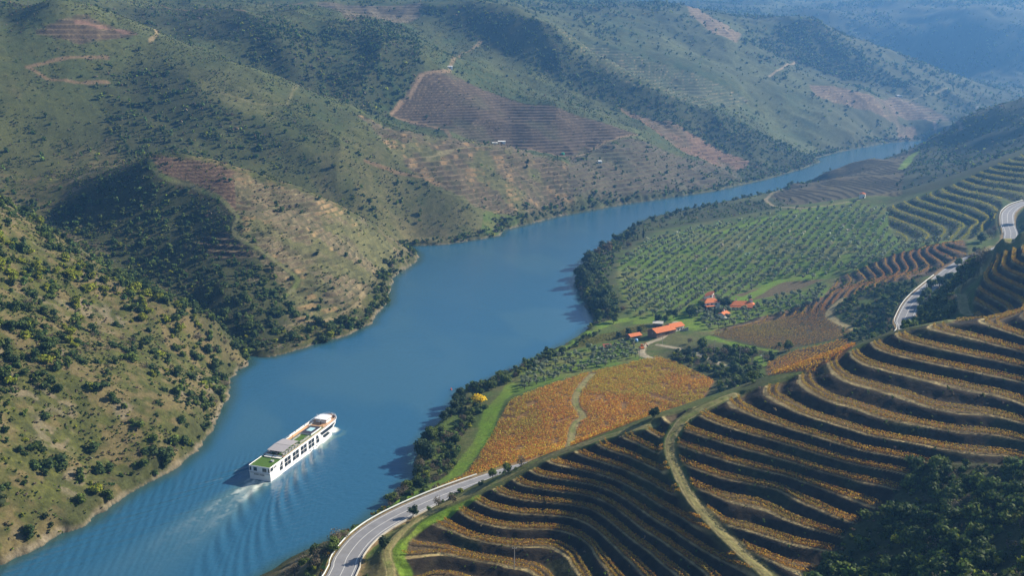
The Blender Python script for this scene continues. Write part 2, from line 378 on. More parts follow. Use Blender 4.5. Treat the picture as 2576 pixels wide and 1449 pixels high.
TW = {k: (spline(pick(p), 2.0)[:, :2], w) for k, (p, w) in TRK.items()}
GRASSW = {k: (spline(pick(p), 2.0)[:, :2], w) for k, (p, w) in {
 'river': ([(1148,1195),(1180,1150),(1215,1105),(1228,1060),(1245,1020),(1275,990),(1285,965)], 4.0),
 'road': ([(830,1435),(870,1370),(930,1320),(1000,1275),(1070,1235),(1130,1205),(1160,1180)], 3.2),
 'bank': ([(1400,890),(1460,855),(1530,820),(1600,800)], 4.5),
 'f2': ([(1785,850),(1850,868),(1950,885)], 2.6),
 'f3': ([(1908,900),(1915,912),(1920,920)], 3.0),
 'inner': ([(1020,1449),(1000,1400),(1030,1352),(1100,1300),(1200,1252)], 2.2),
 'far': ([(2270,420),(2290,390),(2310,372)], 5.0),
 'fo': ([(1800,590),(1950,545),(2150,505)], 6.0),
 'gar': ([(1750,820),(1700,800),(1620,810)], 8.0),
 'gar2': ([(1840,770),(1890,745),(1960,710),(2060,690)], 5.0),
}.items()}

def cmask(x, y, poly, soft):
    """1 inside, falling to 0 over `soft` metres outside"""
    P = np.array(poly); m = np.zeros(x.shape)
    b = (x > P[:, 0].min() - soft) & (x < P[:, 0].max() + soft) & (y > P[:, 1].min() - soft) & (y < P[:, 1].max() + soft)
    if b.any():
        xb, yb = x[b], y[b]
        d = segdist(xb, yb, poly, True); i = inpoly(xb, yb, poly)
        m[b] = np.clip(np.where(i, 1, 1 - d / soft), 0, 1)
    return m
def near_line(x, y, pts, r):
    P = np.asarray(pts); d = np.full(x.shape, 1e3)
    b = (x > P[:, 0].min() - r) & (x < P[:, 0].max() + r) & (y > P[:, 1].min() - r) & (y < P[:, 1].max() + r)
    if b.any(): d[b] = segdist(x[b], y[b], [tuple(p) for p in P])
    return d

def smooth_h(x, y):
    """the ground before terracing"""
    z = base_raw(x, y)
    hill = sstep(-60, -140, x) * sstep(250, 420, y)          # left bank
    far = sstep(1020, 1250, y)
    a = np.maximum(hill, far)
    n1 = fbm(x + 40 * fbm(x, y, 200, 2, 5), y, 190, 4, 11) - .5
    rid = 1 - np.abs(fbm(x, y, 120, 3, 23) - .5) * 4
    z = z + a * (n1 * 28 + (rid - .4) * 6) * (0.65 + .35 * far)
    vf = sstep(2250, 2700, y)
    z = z + vf * ((fbm(x + .4 * y, y * .6, 420, 4, 37) - .5) * 90)
    z = np.where(z > 385, 385 + 40 * np.tanh((z - 385) / 60), z)
    z = z + (fbm(x, y, 26, 3, 31) - .5) * (0.5 + 2.2 * a)
    return z
def tz(x, y, k):
    """the surface whose contours the terraces of zone k follow"""
    return smooth_h(x, y) + ((fbm(x, y, 34, 2, 41) - .5) * 2 + (fbm(x, y, 11, 2, 43) - .5) * .7) * TERR[k][2]
_QZ = np.linspace(-20, 320, 681)
_QT = np.concatenate([[0], np.cumsum(.5 / (2.35 + .72 * sstep(26, 52, _QZ[:-1] + .25)))]) - 2.0
def qz(z, k): return np.interp(z, _QZ, _QT) if k == 'T' else z / TERR[k][0]
def zq(q, k): return np.interp(q, _QT, _QZ) if k == 'T' else q * TERR[k][0]
def terrace(z, k, p):
    q = qz(z, k); n = np.floor(q); f = q - n
    g = np.where(f < p, .10 * f / p, .10 + .90 * sstep(0, 1, (f - p) / (1 - p)))
    return zq(n + g, k), f
LAST = {}
def height(x, y, keep=False):
    z = smooth_h(x, y)
    ph = np.full(x.shape, -1.0); zone = np.zeros(x.shape, int); wt = np.zeros(x.shape)
    trk = np.full(x.shape, 1e3)
    for k, (pl, w) in TW.items():
        trk = np.minimum(trk, near_line(x, y, pl, 14) - w)
    for i, (k, (h, p, nz)) in enumerate(TERR.items()):
        m = cmask(x, y, PW[k], 2.5 if k in 'TYR' else 8)
        s = m > 0
        if not s.any(): continue
        zs = tz(x[s], y[s], k)
        zt, f = terrace(zs, k, p)
        ms = m[s] * sstep(.3, 2.5, trk[s])
        if k in 'TYR': zt = zt + (fbm(x[s], y[s], 3.5, 2, 47) - .5) * .7 * sstep(p, p + .2, f) * (1 - sstep(.85, 1, f))
        z[s] = z[s] * (1 - ms) + zt * ms
        ph[s] = np.where(m[s] > .5, f, ph[s]); zone[s] = np.where(m[s] > .5, i + 1, zone[s]); wt[s] = np.maximum(wt[s], ms)
    # level benches under the vineyard tracks
    for k in ('diag', 'lower', 'upper'):
        pl, w = TW[k]; d0 = near_line(x, y, pl[::2], 9); b = d0 < 8
        if b.any():
            zc = smooth_h(pl[:, 0], pl[:, 1]); zc = np.convolve(np.pad(zc, 4, 'edge'), np.ones(9) / 9, 'valid')
            d, zt = segdist(x[b], y[b], [tuple(q) for q in pl], False, zc); bl = (1 - sstep(w + .3, w + 2.6, d)) * (1 - sstep(2.0, 4.0, np.abs(zt - z[b]))); z[b] = z[b] * (1 - bl) + zt * bl
    # river bed and banks
    sd = np.full(x.shape, 500.0)
    b = (y < 1900) & (x > -480) & (x < 1100) & (z < 60)
    sd[b] = river_sd(x[b], y[b])
    jag = (fbm(x, y, 9, 3, 77) - .5) * 5
    sj = sd + jag * sstep(60, 0, np.abs(sd))
    z = np.where(sj < 0, np.maximum(-6, sj * .5) - .15, np.maximum(z, np.minimum(.25 + sj * .55, 2.6) * np.clip((60 - sj) / 30, 0, 1)))
    zlim = np.where(sj > 0, .3 + sj * 1.6, 1e3); z = np.where(sj > 0, np.minimum(z, zlim), z)
    # road bed
    rc = [tuple(q) for q in road_c]
    b = (y > 190) & (y < 900) & (x > -110) & (x < 620)
    rd = np.full(x.shape, 1e3); rz = np.zeros(x.shape)
    c = b.copy()
    c[b] = near_line(x[b], y[b], road_c[::8, :2], 40) < 40
    rd[c], rz[c] = segdist(x[c], y[c], rc, False, road_c[:, 2])
    bl = 1 - sstep(6.2, 13, rd)
    z = z * (1 - bl) + (rz - .25) * bl
    if keep: LAST.update(ph=ph, zone=zone, wt=wt, trk=trk, sd=sj, rd=rd)
    return z
# ---------------------------------------------------------------- ground mesh and its colours
def C(*c): return np.array(c)
def mixc(a, b, t): return a + (b - a) * t[..., None]
def ground_colour(x, y, z, L):
    n1 = fbm(x, y, 70, 3, 101); n2 = fbm(x, y, 11, 3, 103); n3 = vnoise(x, y, 2.2, 107); n4 = fbm(x, y, 240, 2, 109); n5 = vnoise(x, y, .9, 110)
    left = sstep(-20, -90, x - (y - 330) * .0) * (y < 860); right = sstep(-60, 60, x) * (y < 1050)
    farm = sstep(820, 1150, y)
    c = mixc(C(.085,.088,.030), C(.165,.135,.060), sstep(.38, .66, .6 * n1 + .4 * n2))
    c = mixc(c, mixc(C(.135,.105,.048), C(.062,.068,.020), sstep(.36, .64, .5 * n2 + .5 * fbm(x, y, 5, 2, 119))), left * .8)
    c = mixc(c, mixc(C(.038,.062,.022), C(.088,.104,.040), sstep(.35, .65, .5 * n1 + .5 * n4)), farm * .9)
    # patches of pale rock and dead brush on the left bank
    rock = sstep(.62, .72, fbm(x, y, 18, 3, 113)) * left
    c = mixc(c, C(.20,.165,.115), rock * .5)
    # low heath and tussocks, too small to stand as bushes
    tu = sstep(.47, .60, .55 * fbm(x, y, 3.6, 2, 121) + .45 * n2); wild = np.maximum(left, farm)
    c = mixc(c, mixc(C(.040,.050,.016), C(.085,.090,.022), n3), tu * (.72 * wild + .2))
    heath = sstep(.50, .64, fbm(x, y, 90, 3, 123)); c = mixc(c, C(.050,.058,.022), heath * .5 * np.maximum(left * (y > 620), farm))
    fw = sstep(1700, 2300, y) * sstep(.42, .60, fbm(x, y, 60, 4, 127)); c = mixc(c, C(.030,.042,.018), fw * .7)
    # right bank: grass and olive ground
    rb = (x > -70) & (y > 300) & (y < 1050) & (L['sd'] > 0) & (x > -80 + (y - 330) * .08)
    g = mixc(C(.065,.105,.018), C(.105,.115,.035), sstep(.4, .7, n2))
    c[rb] = g[rb] * .85 + c[rb] * .15
    hillr = sstep(1010, 1060, y) * sstep(330, 420, x - (y - 1050) * .25)
    c = mixc(c, mixc(C(.050,.058,.024), C(.085,.085,.035), n2), hillr * .8)
    for k in FOREST_AND_SHADE:
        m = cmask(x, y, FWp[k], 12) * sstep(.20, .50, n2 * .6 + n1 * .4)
        c = mixc(c, mixc(C(.028,.040,.014), C(.058,.062,.024), n2), m * .9)  # dark undergrowth tone, also painting the shade of the hill faces
    for k in ('olive1', 'olive2', 'olive3', 'olive4'):
        m = cmask(x, y, PW[k], 4)
        gg = mixc(C(.100,.165,.018), C(.14,.15,.042), sstep(.42, .68, .5 * n1 + .5 * n2))
        c = mixc(c, gg, m * .9)
    for k, a, b in (('field1', C(.20,.13,.04), C(.22,.11,.045)), ('field2', C(.085,.06,.035), C(.095,.085,.03)), ('field3', C(.10,.07,.03), C(.12,.06,.03)), ('field4', C(.09,.095,.02), C(.11,.10,.03)), ('field5', C(.11,.085,.04), C(.13,.10,.05))):
        m = cmask(x, y, PW[k], 1.5); c = mixc(c, mixc(a, b, n2), m)
    # terraced ground
    zi = {k: i + 1 for i, k in enumerate(TERR)}
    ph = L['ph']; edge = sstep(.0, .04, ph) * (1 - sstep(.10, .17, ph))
    cols = {'T': (C(.42,.33,.15), C(.105,.075,.038), C(.030,.023,.014)), 'Y': (C(.12,.125,.03), C(.07,.085,.022), C(.040,.045,.018)), 'R': (C(.15,.105,.05), C(.11,.07,.04), C(.052,.042,.024)),  # T riser: soil and growth, darkened further to paint in its shade
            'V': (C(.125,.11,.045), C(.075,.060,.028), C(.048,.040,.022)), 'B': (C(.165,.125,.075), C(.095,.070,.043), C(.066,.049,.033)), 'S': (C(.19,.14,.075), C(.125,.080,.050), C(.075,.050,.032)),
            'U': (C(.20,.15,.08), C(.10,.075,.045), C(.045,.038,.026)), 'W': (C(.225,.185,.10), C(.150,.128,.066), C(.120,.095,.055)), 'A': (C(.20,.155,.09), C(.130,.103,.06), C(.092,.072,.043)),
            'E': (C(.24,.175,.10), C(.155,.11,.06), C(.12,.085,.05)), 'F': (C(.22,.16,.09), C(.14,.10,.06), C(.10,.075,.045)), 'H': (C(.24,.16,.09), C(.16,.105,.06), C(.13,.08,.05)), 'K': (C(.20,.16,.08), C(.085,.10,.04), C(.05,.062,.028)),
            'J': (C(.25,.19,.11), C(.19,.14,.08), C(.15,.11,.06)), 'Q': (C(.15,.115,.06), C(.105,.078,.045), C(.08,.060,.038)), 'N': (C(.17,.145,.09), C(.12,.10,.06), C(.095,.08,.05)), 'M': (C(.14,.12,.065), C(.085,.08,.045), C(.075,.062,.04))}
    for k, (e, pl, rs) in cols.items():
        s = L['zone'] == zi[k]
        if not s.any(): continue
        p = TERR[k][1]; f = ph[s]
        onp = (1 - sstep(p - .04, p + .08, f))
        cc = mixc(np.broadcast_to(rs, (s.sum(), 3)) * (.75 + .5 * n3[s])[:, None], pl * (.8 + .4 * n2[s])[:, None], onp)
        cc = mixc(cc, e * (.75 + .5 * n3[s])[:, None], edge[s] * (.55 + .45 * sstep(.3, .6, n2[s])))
        wgt = L['wt'][s]
        if k == 'T':
            gr = sstep(.66, .78, fbm(x[s], y[s], 16, 2, 131)) * (1 - onp) * .45
            cc = mixc(cc, C(.040,.058,.014), gr * .8)
        if k in 'WA':
            gr = sstep(.5, .62, fbm(x[s], y[s], 28, 3, 137)); cc = mixc(cc, C(.115,.12,.045), gr * .75)
            gr = sstep(.64, .74, fbm(x[s], y[s], 14, 3, 139)) * (1 - onp); cc = mixc(cc, C(.32,.21,.10), gr * .7)
            tf = sstep(.5, .62, fbm(x[s], y[s], 4.5, 2, 143)); cc = mixc(cc, C(.055,.060,.028), tf * .55)
        if k in 'BEFHMKQ':
            gr = sstep(.55, .7, fbm(x[s], y[s], 45, 3, 141)); cc = mixc(cc, C(.075,.08,.04), gr * .45)
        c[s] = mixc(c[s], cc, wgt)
    # red earth bank below the knoll and beside the road cuts
    for k, (pl, w_) in GRASSW.items():
        d = near_line(x, y, pl, w_ + 6) + (n2 - .5) * 3
        c = mixc(c, mixc(C(.115,.225,.012), C(.15,.19,.03), n2), (1 - sstep(w_ * .7, w_ * 1.15, d)) * .92)
    for k, (pl, w_) in TW.items():
        d = near_line(x, y, pl, w_ + 6) + (n3 - .5) * .8
        base = C(.30,.25,.12) if k in ('lower', 'diag', 'upper', 'knoll') else C(.15,.145,.065) if k in ('spur', 'field') else C(.26,.21,.12) if k in ('vine', 'vine2') else C(.34,.29,.20)
        green = C(.10,.15,.02)
        mid = (1 - sstep(.2, .55, np.abs(d))) * .45 if k in ('diag', 'lower', 'field', 'upper') else 0
        t = 1 - sstep(w_ - .3, w_ + .5, d)
        cc = mixc(np.broadcast_to(base, c.shape), green, np.clip(mid + .5 * sstep(.5, .7, n2) * (k in ('lower', 'diag', 'spur')), 0, 1) + 0 * d)
        c = mixc(c, cc, t)
    # earth shoulders of the road
    rd = L['rd'] + (n3 - .5) * 1.5
    c = mixc(c, mixc(C(.30,.19,.10), C(.16,.13,.06), n2), (1 - sstep(5.6, 7.0, rd)) * .9)
    cut = (1 - sstep(9, 13, rd)) * sstep(6, 7.5, rd) * (x > 190) * (x < 240) * (y > 480) * (y < 560)
    c = mixc(c, C(.36,.22,.11), cut * sstep(.35, .6, n2))
    # reddish dirt tracks cut in the far hillsides
    for pts, col in FTR:
        d = near_line(x, y, pts, 12)
        c = mixc(c, col, (1 - sstep(1.0, 2.8, d + (n2 - .5) * 3.5)) * .75)
    # bare stony strip along the water
    sd = L['sd']; c = mixc(c, C(.048,.054,.020), (1 - sstep(3, 11, sd)) * (sd > 0) * sstep(.30, .52, n2) * .8); st = (sd > -4) & (sd < 5)
    c = mixc(c, mixc(C(.24,.20,.14), C(.12,.10,.065), n3), np.where(st, 1 - sstep(.2, 1.5, sd + (n2 - .5) * 2.5), 0) * np.where(x < 60, .8, .4))
    c = np.where((sd < 0)[:, None], C(.03,.05,.05), c)
    v = .78 + .28 * n5 + .22 * (n3 - .2)
    return np.clip(c * v[:, None], .004, .9)
FTR = [([p[:2] for p in pick(a)], col) for a, col in (
    ([(270,155),(160,162),(70,180),(120,200),(190,210),(270,208)], C(.20,.13,.075)), ([(380,125),(395,112),(402,100)], C(.30,.22,.12)),
    ([(560,235),(640,252),(720,250),(780,225)], C(.14,.13,.06)), ([(1130,165),(1160,140),(1210,115)], C(.22,.16,.09)), ([(920,405),(1000,435),(1060,450),(1100,465)], C(.18,.115,.065)),
    ([(985,292),(1060,310),(1120,335),(1200,358),(1330,385),(1420,405)], C(.22,.15,.09)), ([(1420,412),(1500,385),(1600,360)], C(.24,.17,.10)), ([(1010,250),(985,285)], C(.30,.20,.12)), ([(1030,232),(1060,180),(1130,168)], C(.26,.18,.11)),
    ([(1180,370),(1120,385),(1075,400)], C(.22,.19,.10)), ([(1935,183),(1960,172),(2000,163)], C(.34,.25,.16)), ([(2270,255),(2320,240),(2390,215)], C(.20,.18,.10)), ([(2320,300),(2350,310),(2420,318)], C(.30,.20,.14)),
    ([(2300,362),(2380,318),(2460,268)], C(.24,.22,.18)), ([(2330,345),(2420,295),(2500,262)], C(.22,.20,.15)), ([(720,828),(820,812),(900,780),(915,745),(905,720)], C(.24,.19,.10)), ([(190,60),(280,75),(340,100)], C(.22,.13,.09)),
    ([(660,5),(760,0)], C(.20,.12,.08)), ([(400,0),(540,35),(620,45)], C(.22,.13,.08)))]
YS = np.concatenate([np.arange(-60, 100, 8), np.arange(100, 150, 2), np.arange(150, 450, .52), np.arange(450, 1000, 1.35), np.arange(1000, 1460, 1.55), np.arange(1460, 2600, 4.2), np.arange(2600, 3400, 14), np.arange(3400, 6300, 60)])
SS = np.linspace(-.86, .86, 1180)
def axis_x(y): return np.maximum(y, 0) + 130 * np.exp(-np.maximum(y, 0) / 60.0)
gS, gY = np.meshgrid(SS, YS); gX = gS * axis_x(gY)
fx, fy = gX.ravel(), gY.ravel()
gz = np.empty(fx.shape); gc = np.empty((len(fx), 3), np.float32)
for i in range(0, len(fx), 300000):
    s = slice(i, i + 300000)
    gz[s] = height(fx[s], fy[s], True); gc[s] = ground_colour(fx[s], fy[s], gz[s], LAST)
def grid_faces(ny, nx):
    i = np.arange(ny * nx).reshape(ny, nx)
    return np.stack([i[:-1, :-1].ravel(), i[:-1, 1:].ravel(), i[1:, 1:].ravel(), i[1:, :-1].ravel()], 1)
def attr_material(name, rough=.95, fine=.35, scale=.8, bump=.5, spec=.12, transl=0.0, rnd=0.0):
    m = bpy.data.materials.new(name); m.use_nodes = True; n = m.node_tree; b = n.nodes['Principled BSDF']; l = n.links
    b.inputs['Roughness'].default_value = rough; b.inputs['Specular IOR Level'].default_value = spec
    a = n.nodes.new('ShaderNodeAttribute'); a.attribute_name = 'Col'; src = a.outputs['Color']
    if fine:
        tc = n.nodes.new('ShaderNodeTexCoord'); t = n.nodes.new('ShaderNodeTexNoise'); t.inputs['Scale'].default_value = scale; t.inputs['Detail'].default_value = 6; t.inputs['Roughness'].default_value = .7
        mp = n.nodes.new('ShaderNodeMapRange'); mp.inputs[1].default_value = .3; mp.inputs[2].default_value = .7; mp.inputs[3].default_value = 1 - fine; mp.inputs[4].default_value = 1 + fine
        mx = n.nodes.new('ShaderNodeMix'); mx.data_type = 'RGBA'; mx.blend_type = 'MULTIPLY'; mx.inputs[0].default_value = 1
        l.new(tc.outputs['Object'], t.inputs['Vector']); l.new(t.outputs[0], mp.inputs[0]); l.new(src, mx.inputs[6]); l.new(mp.outputs[0], mx.inputs[7]); src = mx.outputs[2]
        if bump:
            bp = n.nodes.new('ShaderNodeBump'); bp.inputs['Strength'].default_value = bump; bp.inputs['Distance'].default_value = .6; l.new(t.outputs[0], bp.inputs['Height']); l.new(bp.outputs[0], b.inputs['Normal'])
    if rnd:
        oi = n.nodes.new('ShaderNodeObjectInfo'); hs = n.nodes.new('ShaderNodeHueSaturation')
        m1 = n.nodes.new('ShaderNodeMapRange'); m1.inputs[3].default_value = 1 - rnd; m1.inputs[4].default_value = 1 + rnd; l.new(oi.outputs['Random'], m1.inputs[0]); l.new(m1.outputs[0], hs.inputs['Value'])
        l.new(src, hs.inputs['Color']); src = hs.outputs[0]
    l.new(src, b.inputs['Base Color'])
    if transl:
        tr = n.nodes.new('ShaderNodeBsdfTranslucent'); l.new(src, tr.inputs['Color']); ms = n.nodes.new('ShaderNodeMixShader'); ms.inputs[0].default_value = transl
        l.new(b.outputs[0], ms.inputs[1]); l.new(tr.outputs[0], ms.inputs[2]); l.new(ms.outputs[0], n.nodes['Material Output'].inputs['Surface'])
    return m
M_GROUND = attr_material('hillside ground')
hills = np_obj('hills', np.stack([fx, fy, gz], 1), grid_faces(len(YS), len(SS)), [M_GROUND], smooth=True, cols=gc)
tag(hills, 'steep olive and brown valley hillsides with terraces', kind='structure')
del gc
_gz2 = gz.reshape(gX.shape)
def hz(x, y):
    """height of the ground mesh at a point, read from the lattice"""
    x = np.atleast_1d(np.asarray(x, float)); y = np.atleast_1d(np.asarray(y, float))
    j = np.clip(np.searchsorted(YS, y) - 1, 0, len(YS) - 2); t = (y - YS[j]) / (YS[j + 1] - YS[j])
    s = x / axis_x(y); q = np.clip((s - SS[0]) / (SS[1] - SS[0]), 0, len(SS) - 1.001); i = q.astype(int); u = q - i
    return (_gz2[j, i] * (1 - u) + _gz2[j, i + 1] * u) * (1 - t) + (_gz2[j + 1, i] * (1 - u) + _gz2[j + 1, i + 1] * u) * t
def visible(x, y, z, n=90):
    """can the viewpoint see the point?"""
    v = np.ones(x.shape, bool)
    for t in np.linspace(.25, .985, n):
        v &= hz(x * t, y * t) < HCAM + (z - HCAM) * t + .2
    return v
def project(x, y, z):
    dep = y * CP - (z - HCAM) * SP; up = y * SP + (z - HCAM) * CP
    return x / dep * F_PX + CU, -up / dep * F_PX + CV, dep
def inframe(x, y, z, m=25):
    u, v, d = project(x, y, z); return (u > -m) & (u < 2576 + m) & (v > -m) & (v < 1449 + m)
# ---------------------------------------------------------------- river, with the ship's real wake as a wave surface
_a = np.array(atz(680.6, 1213.6)); _b = np.array(atz(853, 1084)); _p = np.array(atz(628, 1205))
SHIP_HEAD = math.atan2(_b[1] - _a[1], _b[0] - _a[0])
SHIP_DIR = np.array((math.cos(SHIP_HEAD), math.sin(SHIP_HEAD))); SHIP_PORT = np.array((-SHIP_DIR[1], SHIP_DIR[0]))
SHIP_W = 10.5
SHIP_L = float((_b - _a)[:2] @ SHIP_DIR) + 1.5
SHIP_O = _a[:2] + SHIP_PORT * SHIP_W / 2                      # middle of the stern at the waterline
print('ship', SHIP_L, math.degrees(SHIP_HEAD), SHIP_O)
rY = np.concatenate([np.arange(205, 640, .55), np.arange(640, 1000, 2.2), np.arange(1000, 1860, 5)])
rS = np.linspace(-.78, .62, 1150)
rS2, rY2 = np.meshgrid(rS, rY); rx = (rS2 * rY2).ravel(); ry = rY2.ravel()
sdr = np.full(rx.shape, -99.0)
for i in range(0, len(rx), 200000):
    s = slice(i, i + 200000); sdr[s] = river_sd(rx[s], ry[s])
q = sdr.reshape(rY2.shape) < 14
fq = q[:-1, :-1] & q[1:, :-1] & q[:-1, 1:] & q[1:, 1:]
Fq = grid_faces(len(rY), len(rS))[fq.ravel()]
used = np.zeros(len(rx), bool); used[Fq.ravel()] = True
ren = np.cumsum(used) - 1; Fq = ren[Fq]; rx, ry, sdr = rx[used], ry[used], sdr[used]
lx = (rx - SHIP_O[0]) * SHIP_DIR[0] + (ry - SHIP_O[1]) * SHIP_DIR[1]          # along the hull, bow at +SHIP_L
ly = (rx - SHIP_O[0]) * SHIP_PORT[0] + (ry - SHIP_O[1]) * SHIP_PORT[1]
def kelvin(X, Y, U=4.6, c=57, sp=11):
    k0 = 9.81 / U ** 2; r = np.zeros(X.shape)
    for th in np.radians(np.linspace(20, 74, 46)):
        a = math.exp(-((math.degrees(th) - c) / sp) ** 2)
        for sg in (1, -1): r += a * np.cos(k0 / math.cos(th) ** 2 * (X * math.cos(th) + sg * Y * math.sin(th)))
    return r / 12
near = (ry < 660)
wz = np.zeros(rx.shape)
X1, Y1 = lx[near] - SHIP_L + 4, ly[near]
beh = -X1
wedge = 1 - sstep(.36, .62, np.abs(Y1) / np.maximum(beh + 6, 1)); fade = sstep(0, 6, beh) * np.exp(-np.maximum(beh, 0) / 120.0)
k1 = kelvin(X1, Y1) * wedge * fade
X2 = lx[near] - 2; beh2 = -X2
k2 = kelvin(X2, Y1, 4.6, 50, 14) * (1 - sstep(.36, .55, np.abs(Y1) / np.maximum(beh2 + 6, 1))) * sstep(-2, 6, beh2) * np.exp(-np.maximum(beh2, 0) / 110.0)
wz[near] = .36 * k1 + .16 * k2
# calm-water ripples
wind = .35 + 1.0 * sstep(.35, .7, fbm(rx, ry, 60, 3, 301))
amp = np.where(ry < 640, 1, .5) * wind
wz += amp * (.045 * (fbm(rx + ry * .3, ry * 1.6, 4.5, 2, 303) - .5) + .035 * (vnoise(rx * 1.0, ry * 1.7, 2.2, 305) - .5)) * sstep(0, -6, sdr)
# foam and stirred-up water
fo = np.zeros(rx.shape); tb = np.zeros(rx.shape)
nA = fbm(lx * .5, ly, 3.0, 3, 311); nB = fbm(lx, ly, 1.5, 2, 313)
ew = 4.2 + np.maximum(-lx, 0) * .12
st = sstep(1.0, -1.0, lx) * np.exp(np.minimum(lx, 0) / 15.0) * (1 - sstep(.55, 1.1, np.abs(ly + lx * .02) / ew)) 
two = .35 + .65 * np.exp(-((np.abs(ly) / ew - .5) / .28) ** 2)
fo = np.maximum(fo, st * two * sstep(.40, .62, nA * .6 + nB * .4 + st * .16))
tb = np.maximum(tb, sstep(3, -3, lx) * np.exp(np.minimum(lx, 0) / 40.0) * (1 - sstep(.5, 1.5, np.abs(ly) / (ew + 2))) * .8)
al = (lx > -4) & (lx < SHIP_L + 2)
out = np.abs(ly) - SHIP_W / 2 * np.where(lx > SHIP_L * .82, np.sqrt(np.clip((SHIP_L + 2 - lx) / (SHIP_L * .18 + 2), 0, 1)), 1)
bow = np.exp(-((lx - SHIP_L + 1) / 5.0) ** 2)
fo = np.maximum(fo, np.where(al, (1 - sstep(.2, 1.2 + 2.2 * bow, out)) * (.28 + .72 * bow) * sstep(.38, .6, nB * .5 + nA * .5 + bow * .12), 0))
tb = np.maximum(tb, np.where((lx > -6) & (lx < SHIP_L), (1 - sstep(1, 9 + (SHIP_L - lx) * .12, out)) * (.25 + .6 * sstep(0, SHIP_L, lx)) * sstep(.35, .6, nA), 0))
cr = np.zeros(rx.shape); cr[near] = sstep(.28, .55, k1) * np.exp(-np.maximum(beh, 0) / 26.0) * sstep(.45, .65, nA[near]); fo = np.maximum(fo, cr * .55)
tb = np.maximum(tb, .13 * sstep(.45, .68, fbm(rx + .3 * ry, ry * .6, 55, 3, 331)) * sstep(-4, -16, sdr))
fo *= sdr < 0
wc = np.zeros((len(rx), 3)); wc[:, 0] = np.clip(fo, 0, 1); wc[:, 1] = np.clip(tb, 0, 1); wc[:, 2] = sstep(-9, 0, sdr)
M_WATER = bpy.data.materials.new('river water'); M_WATER.use_nodes = True
def _water():
    n = M_WATER.node_tree; b = n.nodes['Principled BSDF']; l = n.links
    a = n.nodes.new('ShaderNodeAttribute'); a.attribute_name = 'Col'; sx = n.nodes.new('ShaderNodeSeparateColor'); l.new(a.outputs['Color'], sx.inputs[0])
    def mix(f, c1, c2):
        m = n.nodes.new('ShaderNodeMix'); m.data_type = 'RGBA'; l.new(f, m.inputs[0])
        for i, c in ((6, c1), (7, c2)):
            if isinstance(c, tuple): m.inputs[i].default_value = (*c, 1)
            else: l.new(c, m.inputs[i])
        return m.outputs[2]
    c = mix(sx.outputs[2], (.024, .103, .182), (.030, .075, .072))
    c = mix(sx.outputs[1], c, (.11, .20, .19)); c = mix(sx.outputs[0], c, (.80, .82, .72)); l.new(c, b.inputs['Base Color'])
    mr = n.nodes.new('ShaderNodeMapRange'); mr.inputs[3].default_value = .11; mr.inputs[4].default_value = .7; l.new(sx.outputs[0], mr.inputs[0]); l.new(mr.outputs[0], b.inputs['Roughness'])
    b.inputs['IOR'].default_value = 1.33; b.inputs['Specular IOR Level'].default_value = .5
    tc = n.nodes.new('ShaderNodeTexCoord'); mp = n.nodes.new('ShaderNodeMapping'); mp.inputs['Scale'].default_value = (.9, 1.5, 1); l.new(tc.outputs['Object'], mp.inputs[0])
    t = n.nodes.new('ShaderNodeTexNoise'); t.inputs['Scale'].default_value = .55; t.inputs['Detail'].default_value = 6; t.inputs['Roughness'].default_value = .62; l.new(mp.outputs[0], t.inputs['Vector'])
    bp = n.nodes.new('ShaderNodeBump'); bp.inputs['Strength'].default_value = .45; bp.inputs['Distance'].default_value = .35; l.new(t.outputs[0], bp.inputs['Height']); l.new(bp.outputs[0], b.inputs['Normal'])
_water()
river = np_obj('river', np.stack([rx, ry, wz], 1), Fq, [M_WATER], smooth=True, cols=wc)
tag(river, 'blue river winding up the valley', kind='structure')
# ---------------------------------------------------------------- plants
M_LEAF = attr_material('leaves', rough=.75, fine=0, spec=.2, transl=.28, rnd=.16)
M_VINE = attr_material('vine leaves', rough=.8, fine=0, spec=.15, transl=.42)
M_BARK = mat('bark', (.11, .085, .06), .9, noise=.3, scale=6)
def unit(v): return v / (np.linalg.norm(v, axis=-1, keepdims=True) + 1e-9)
_t = (1 + 5 ** .5) / 2
ICO_V = unit(np.array([(-1,_t,0),(1,_t,0),(-1,-_t,0),(1,-_t,0),(0,-1,_t),(0,1,_t),(0,-1,-_t),(0,1,-_t),(_t,0,-1),(_t,0,1),(-_t,0,-1),(-_t,0,1)], float))
ICO_F = np.array([(0,11,5),(0,5,1),(0,1,7),(0,7,10),(0,10,11),(1,5,9),(5,11,4),(11,10,2),(10,7,6),(7,1,8),(3,9,4),(3,4,2),(3,2,6),(3,6,8),(3,8,9),(4,9,5),(2,4,11),(6,2,10),(8,6,7),(9,8,1)])
def leaf_quads(P, N, size, rng, asp=.75):
    n = len(P); r = unit(rng.normal(size=(n, 3))); u = unit(np.cross(N, r)); v = np.cross(N, u)
    s = size * rng.uniform(.6, 1.35, n)[:, None]; u = u * s; v = v * s * asp
    V = np.stack([P - u, P - v * .9 + u * .1, P + u, P + v], 1).reshape(-1, 3)
    return V, np.arange(4 * n).reshape(n, 4)
